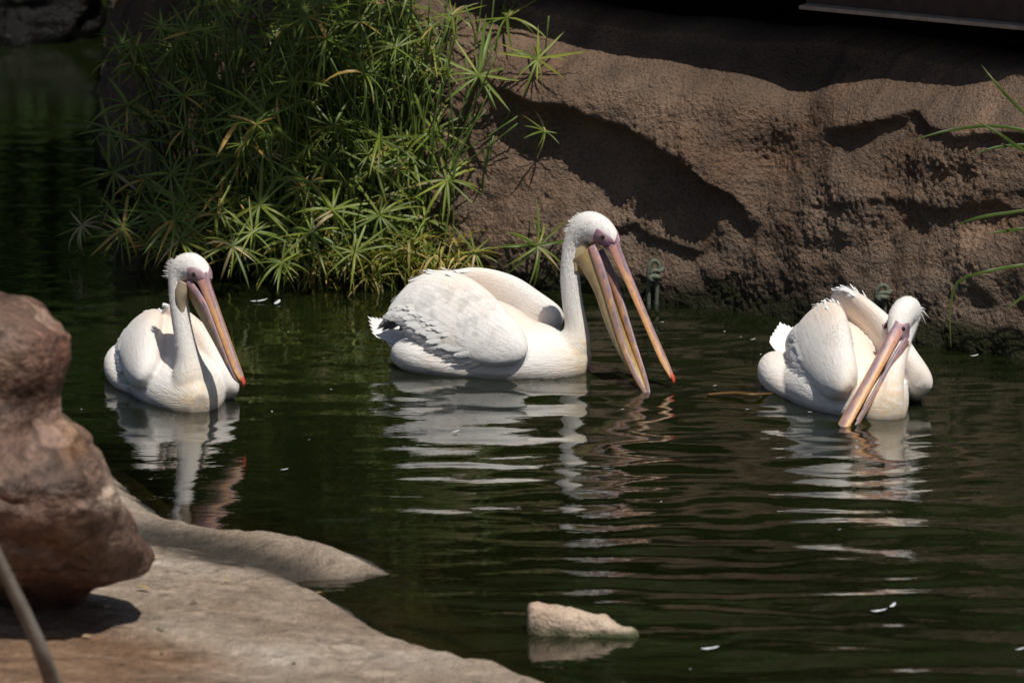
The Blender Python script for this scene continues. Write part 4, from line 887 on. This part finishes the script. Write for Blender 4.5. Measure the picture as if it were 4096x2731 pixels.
tree(5.8, 6.5, 5.5, (0, 0, 3.2, 2.2, 2.2, 2.4), 9000, 'tall tree past the far corner of the deck', 4, .14)
tree(-3.6, 3.6, 5.6, (2.62, -3.85, 4.3, 1.5, 1.45, .45), 8000, 'tree leaning its crown out over the left of the water', 6, .15)

tree(-2.6, 7.9, 2.4, (0, 0, 1.0, 1.3, .7, 1.2), 7000, 'low bushy tree at the end of the channel', 8, .13)
tree(-5.0, 6.0, 2.6, (0, 0, 1.1, 1.3, 1.0, 1.3), 6000, 'low bushy tree on the left of the channel', 9, .13)
tree(.6, 7.6, 3.0, (0, 0, 1.5, 1.5, .8, 1.5), 7000, 'low bushy tree behind the sedges', 10, .13)

# ---------------------------------------------------------------- small things
def plume(px, py, L_, ang, label, z_=.004, grp='white feathers floating on the pond', cup=.12):
    p = on_z(px, py, z_); v, f = feather_shape(L_, L_ * .3, -cup, 6, .4); c_, s_ = math.cos(ang), math.sin(ang)
    q = np.c_[v[:, 0] * c_ - v[:, 1] * s_, v[:, 0] * s_ + v[:, 1] * c_, v[:, 2] + .002]
    obj('feather', mesh('feather', q, f, M['white_plume']), None, p, label, 'feather', grp)
plume(1000, 1205, .06, .1, 'long white feather floating near the sedge roots'); plume(1095, 1218, .05, 1.2, 'curled white down feather at the end of a long feather'); 
plume(1805, 1730, .03, .6, 'tiny white feather on the reflection of the open-billed pelican'); plume(1120, 1880, .025, .2, 'small bluish white feather on dark green water'); plume(3480, 2445, .045, .1, 'white feather floating on dark water far from the birds'); plume(3560, 2430, .035, 1.1, 'upturned white down feather beside a longer feather')
plume(2800, 2595, .05, .05, 'narrow white feather floating beside the flat stone'); plume(3880, 1425, .03, .3, 'white feather floating close under the rock wall'); plume(2850, 1545, .015, .4, 'white fleck floating between the two bills'); plume(3000, 1360, .02, .4, 'small white fleck below the mossy foot of the wall'); plume(4060, 2600, .03, .4, 'small white feather alone on the dark water')
fk = np.random.default_rng(77)
FLK = [((2900, 1330), 'beyond the open bill towards the mossy wall'), ((2960, 1350), 'a little off the mossy foot of the wall'), ((3040, 1420), 'behind the tail of the arched-winged pelican'), ((2640, 1290), 'below the larger rope knot'), ((1330, 1560), 'behind the tail of the open-billed pelican'),
       ((1090, 1650), 'beyond the bill tip of the upright pelican'), ((1150, 1330), 'on clear water below the sedge straw'), ((3250, 1650), 'at the breast of the arched-winged pelican'), ((2980, 1640), 'in front of the drifting twig'), ((2480, 1640), 'under the breast of the open-billed pelican'),
       ((2640, 2010), 'in the fading reflection of the open bill'), ((3350, 2120), 'in the fading reflection of the arched-winged pelican'), ((330, 1640), 'between the boulder and the upright pelican'), ((1500, 1650), 'on the grey wing reflection of the open-billed pelican'), ((2760, 2680), 'past the flat stone, towards deep water'), ((1230, 1760), 'on the green water between two bird reflections')]
for (px, py), lab in FLK: plume(px, py, fk.uniform(.008, .016), fk.uniform(0, 3), 'tiny fleck of down floating ' + lab, grp='specks of down on the water', cup=.05)
# knotted mooring ropes on stakes at the foot of the wall
def rope(px, py, hgt, label, seed):
    base = on_z(px, py, 0.02); r = np.random.default_rng(seed); h_ = WALL_BVH.ray_cast(Vector(CAM), Vector(unit(base - CAM))); base = np.array(h_[0]) - unit(base - CAM) * .03 if h_[0] is not None else base
    o = bpy.data.objects.new('rope_knot', None); COL.objects.link(o); o.location = base; tag(o, label, 'rope')
    obj('strand', mesh('strand', *tube([[-.012, 0, -.06], [-.014, -.01, hgt * .4], [-.012, -.015, hgt * .8], [.004, -.015, hgt], [.022, -.01, hgt * .86], [.016, -.012, hgt * .6]], [[.007, .007]] * 6, (0, 1, 0), 8, 30), M['algae_rope']), o)
    obj('strand', mesh('strand', *tube([[.012, 0, -.06], [.014, -.01, hgt * .3], [.008, -.012, hgt * .55], [-.006, -.022, hgt * .62], [.004, -.026, hgt * .74], [.026, -.02, hgt * .72], [.034, -.012, hgt * .8]], [[.007, .007]] * 7, (0, 1, 0), 8, 30), M['algae_rope']), o)
    obj('knot', mesh('knot', *tube([[-.012, -.02, hgt * .52], [.0, -.03, hgt * .58], [.018, -.024, hgt * .55], [.01, -.016, hgt * .48], [-.006, -.03, hgt * .5], [-.004, -.026, hgt * .6]], [[.009, .009]] * 6, (0, 1, 0), 8, 30), M['algae_rope']), o)
rope(2610, 1180, .12, 'algae covered rope knot standing at the wall foot beside the open bill', 1); rope(3520, 1240, .085, 'small grey rope knot at the wall foot behind the arched wings', 2)
# branch leaning in at the lower left
vs, fs = tube([on_y(-160, 1900, -5.3), on_y(-60, 2120, -5.25), on_y(30, 2310, -5.2), on_y(110, 2480, -5.15), on_y(170, 2620, -5.1), on_y(215, 2760, -5.0), on_y(245, 2960, -4.9)], [[.012, .012], [.013, .013], [.014, .014], [.016, .016], [.018, .018], [.02, .02], [.022, .022]], (1, 0, 0), 12, 40)
obj('branch', mesh('branch', vs, fs, M['branch']), label='bare grey branch bending up in front of the boulder', cat='branch')
# leaves and debris on the slab
def debris(px, py, L_, ang, m_, label):
    z_ = 0.
    for _ in range(4): p = on_z(px, py, z_); z_ = ground_h(p[None, :2])[0][0]
    v, f, c = leaf_strip(L_, L_ * .4, .4, .2, 5, .6); c_, s_ = math.cos(ang), math.sin(ang)
    obj('fallen_leaf', mesh('fallen_leaf', np.c_[v[:, 0] * c_ - v[:, 1] * s_, v[:, 0] * s_ + v[:, 1] * c_, v[:, 2] + L_ * .25], f, m_, c), None, np.array([p[0], p[1], z_ + .003]), label, 'leaf', 'leaves fallen on the bank')
debris(660, 2530, .03, 2.5, M['leaf'], 'small green leaf lying on the pale slab'); debris(650, 2620, .022, 1.7, M['leaf'], 'dark green leaf on the sandy part of the bank'); debris(1260, 2300, .03, .3, M['leaf_dry'], 'yellow leaf lying in the wet channel of the bank'); debris(550, 2365, .035, .2, M['leaf_dry'], 'dry brown leaf beside the boulder'); debris(420, 2440, .03, 1, M['leaf_dry'], 'curled dead leaf under the boulder edge')
# drifting twig behind the right bird
vs, fs = tube([on_z(2830, 1578, .004), on_z(2930, 1572, .01), on_z(3010, 1578, .012), on_z(3090, 1574, .004)], [[.006, .004], [.009, .006], [.008, .006], [.004, .003]], (0, 1, 0), 8, 24)
obj('twig', mesh('twig', vs, fs, M['leaf_dry'], np.ones((len(vs), 3)) * np.array([.35, .24, .15])), label='brown twig drifting behind the tail of the arched-winged pelican', cat='twig')

for k, (px, py, lab) in enumerate([(760, 2420, 'curled brown leaf scrap on the middle of the slab'), (900, 2330, 'brown leaf scrap just below the wet channel'), (1080, 2520, 'small brown leaf scrap near the water edge of the slab'), (480, 2660, 'brown leaf scrap on the reddish sand'), (1330, 2600, 'dry leaf scrap on the point of the slab'), (330, 2560, 'dry leaf scrap beside the grey branch'), (830, 2640, 'dark leaf scrap between the pale streaks'), (620, 2250, 'leaf scrap lying against the wet channel'), (1180, 2660, 'dry curled scrap on the bare lower slab')]):
    debris(px, py, .014 + .012 * random.random(), random.uniform(0, 6), M['leaf_dry'] if k % 3 else M['bark'], lab)
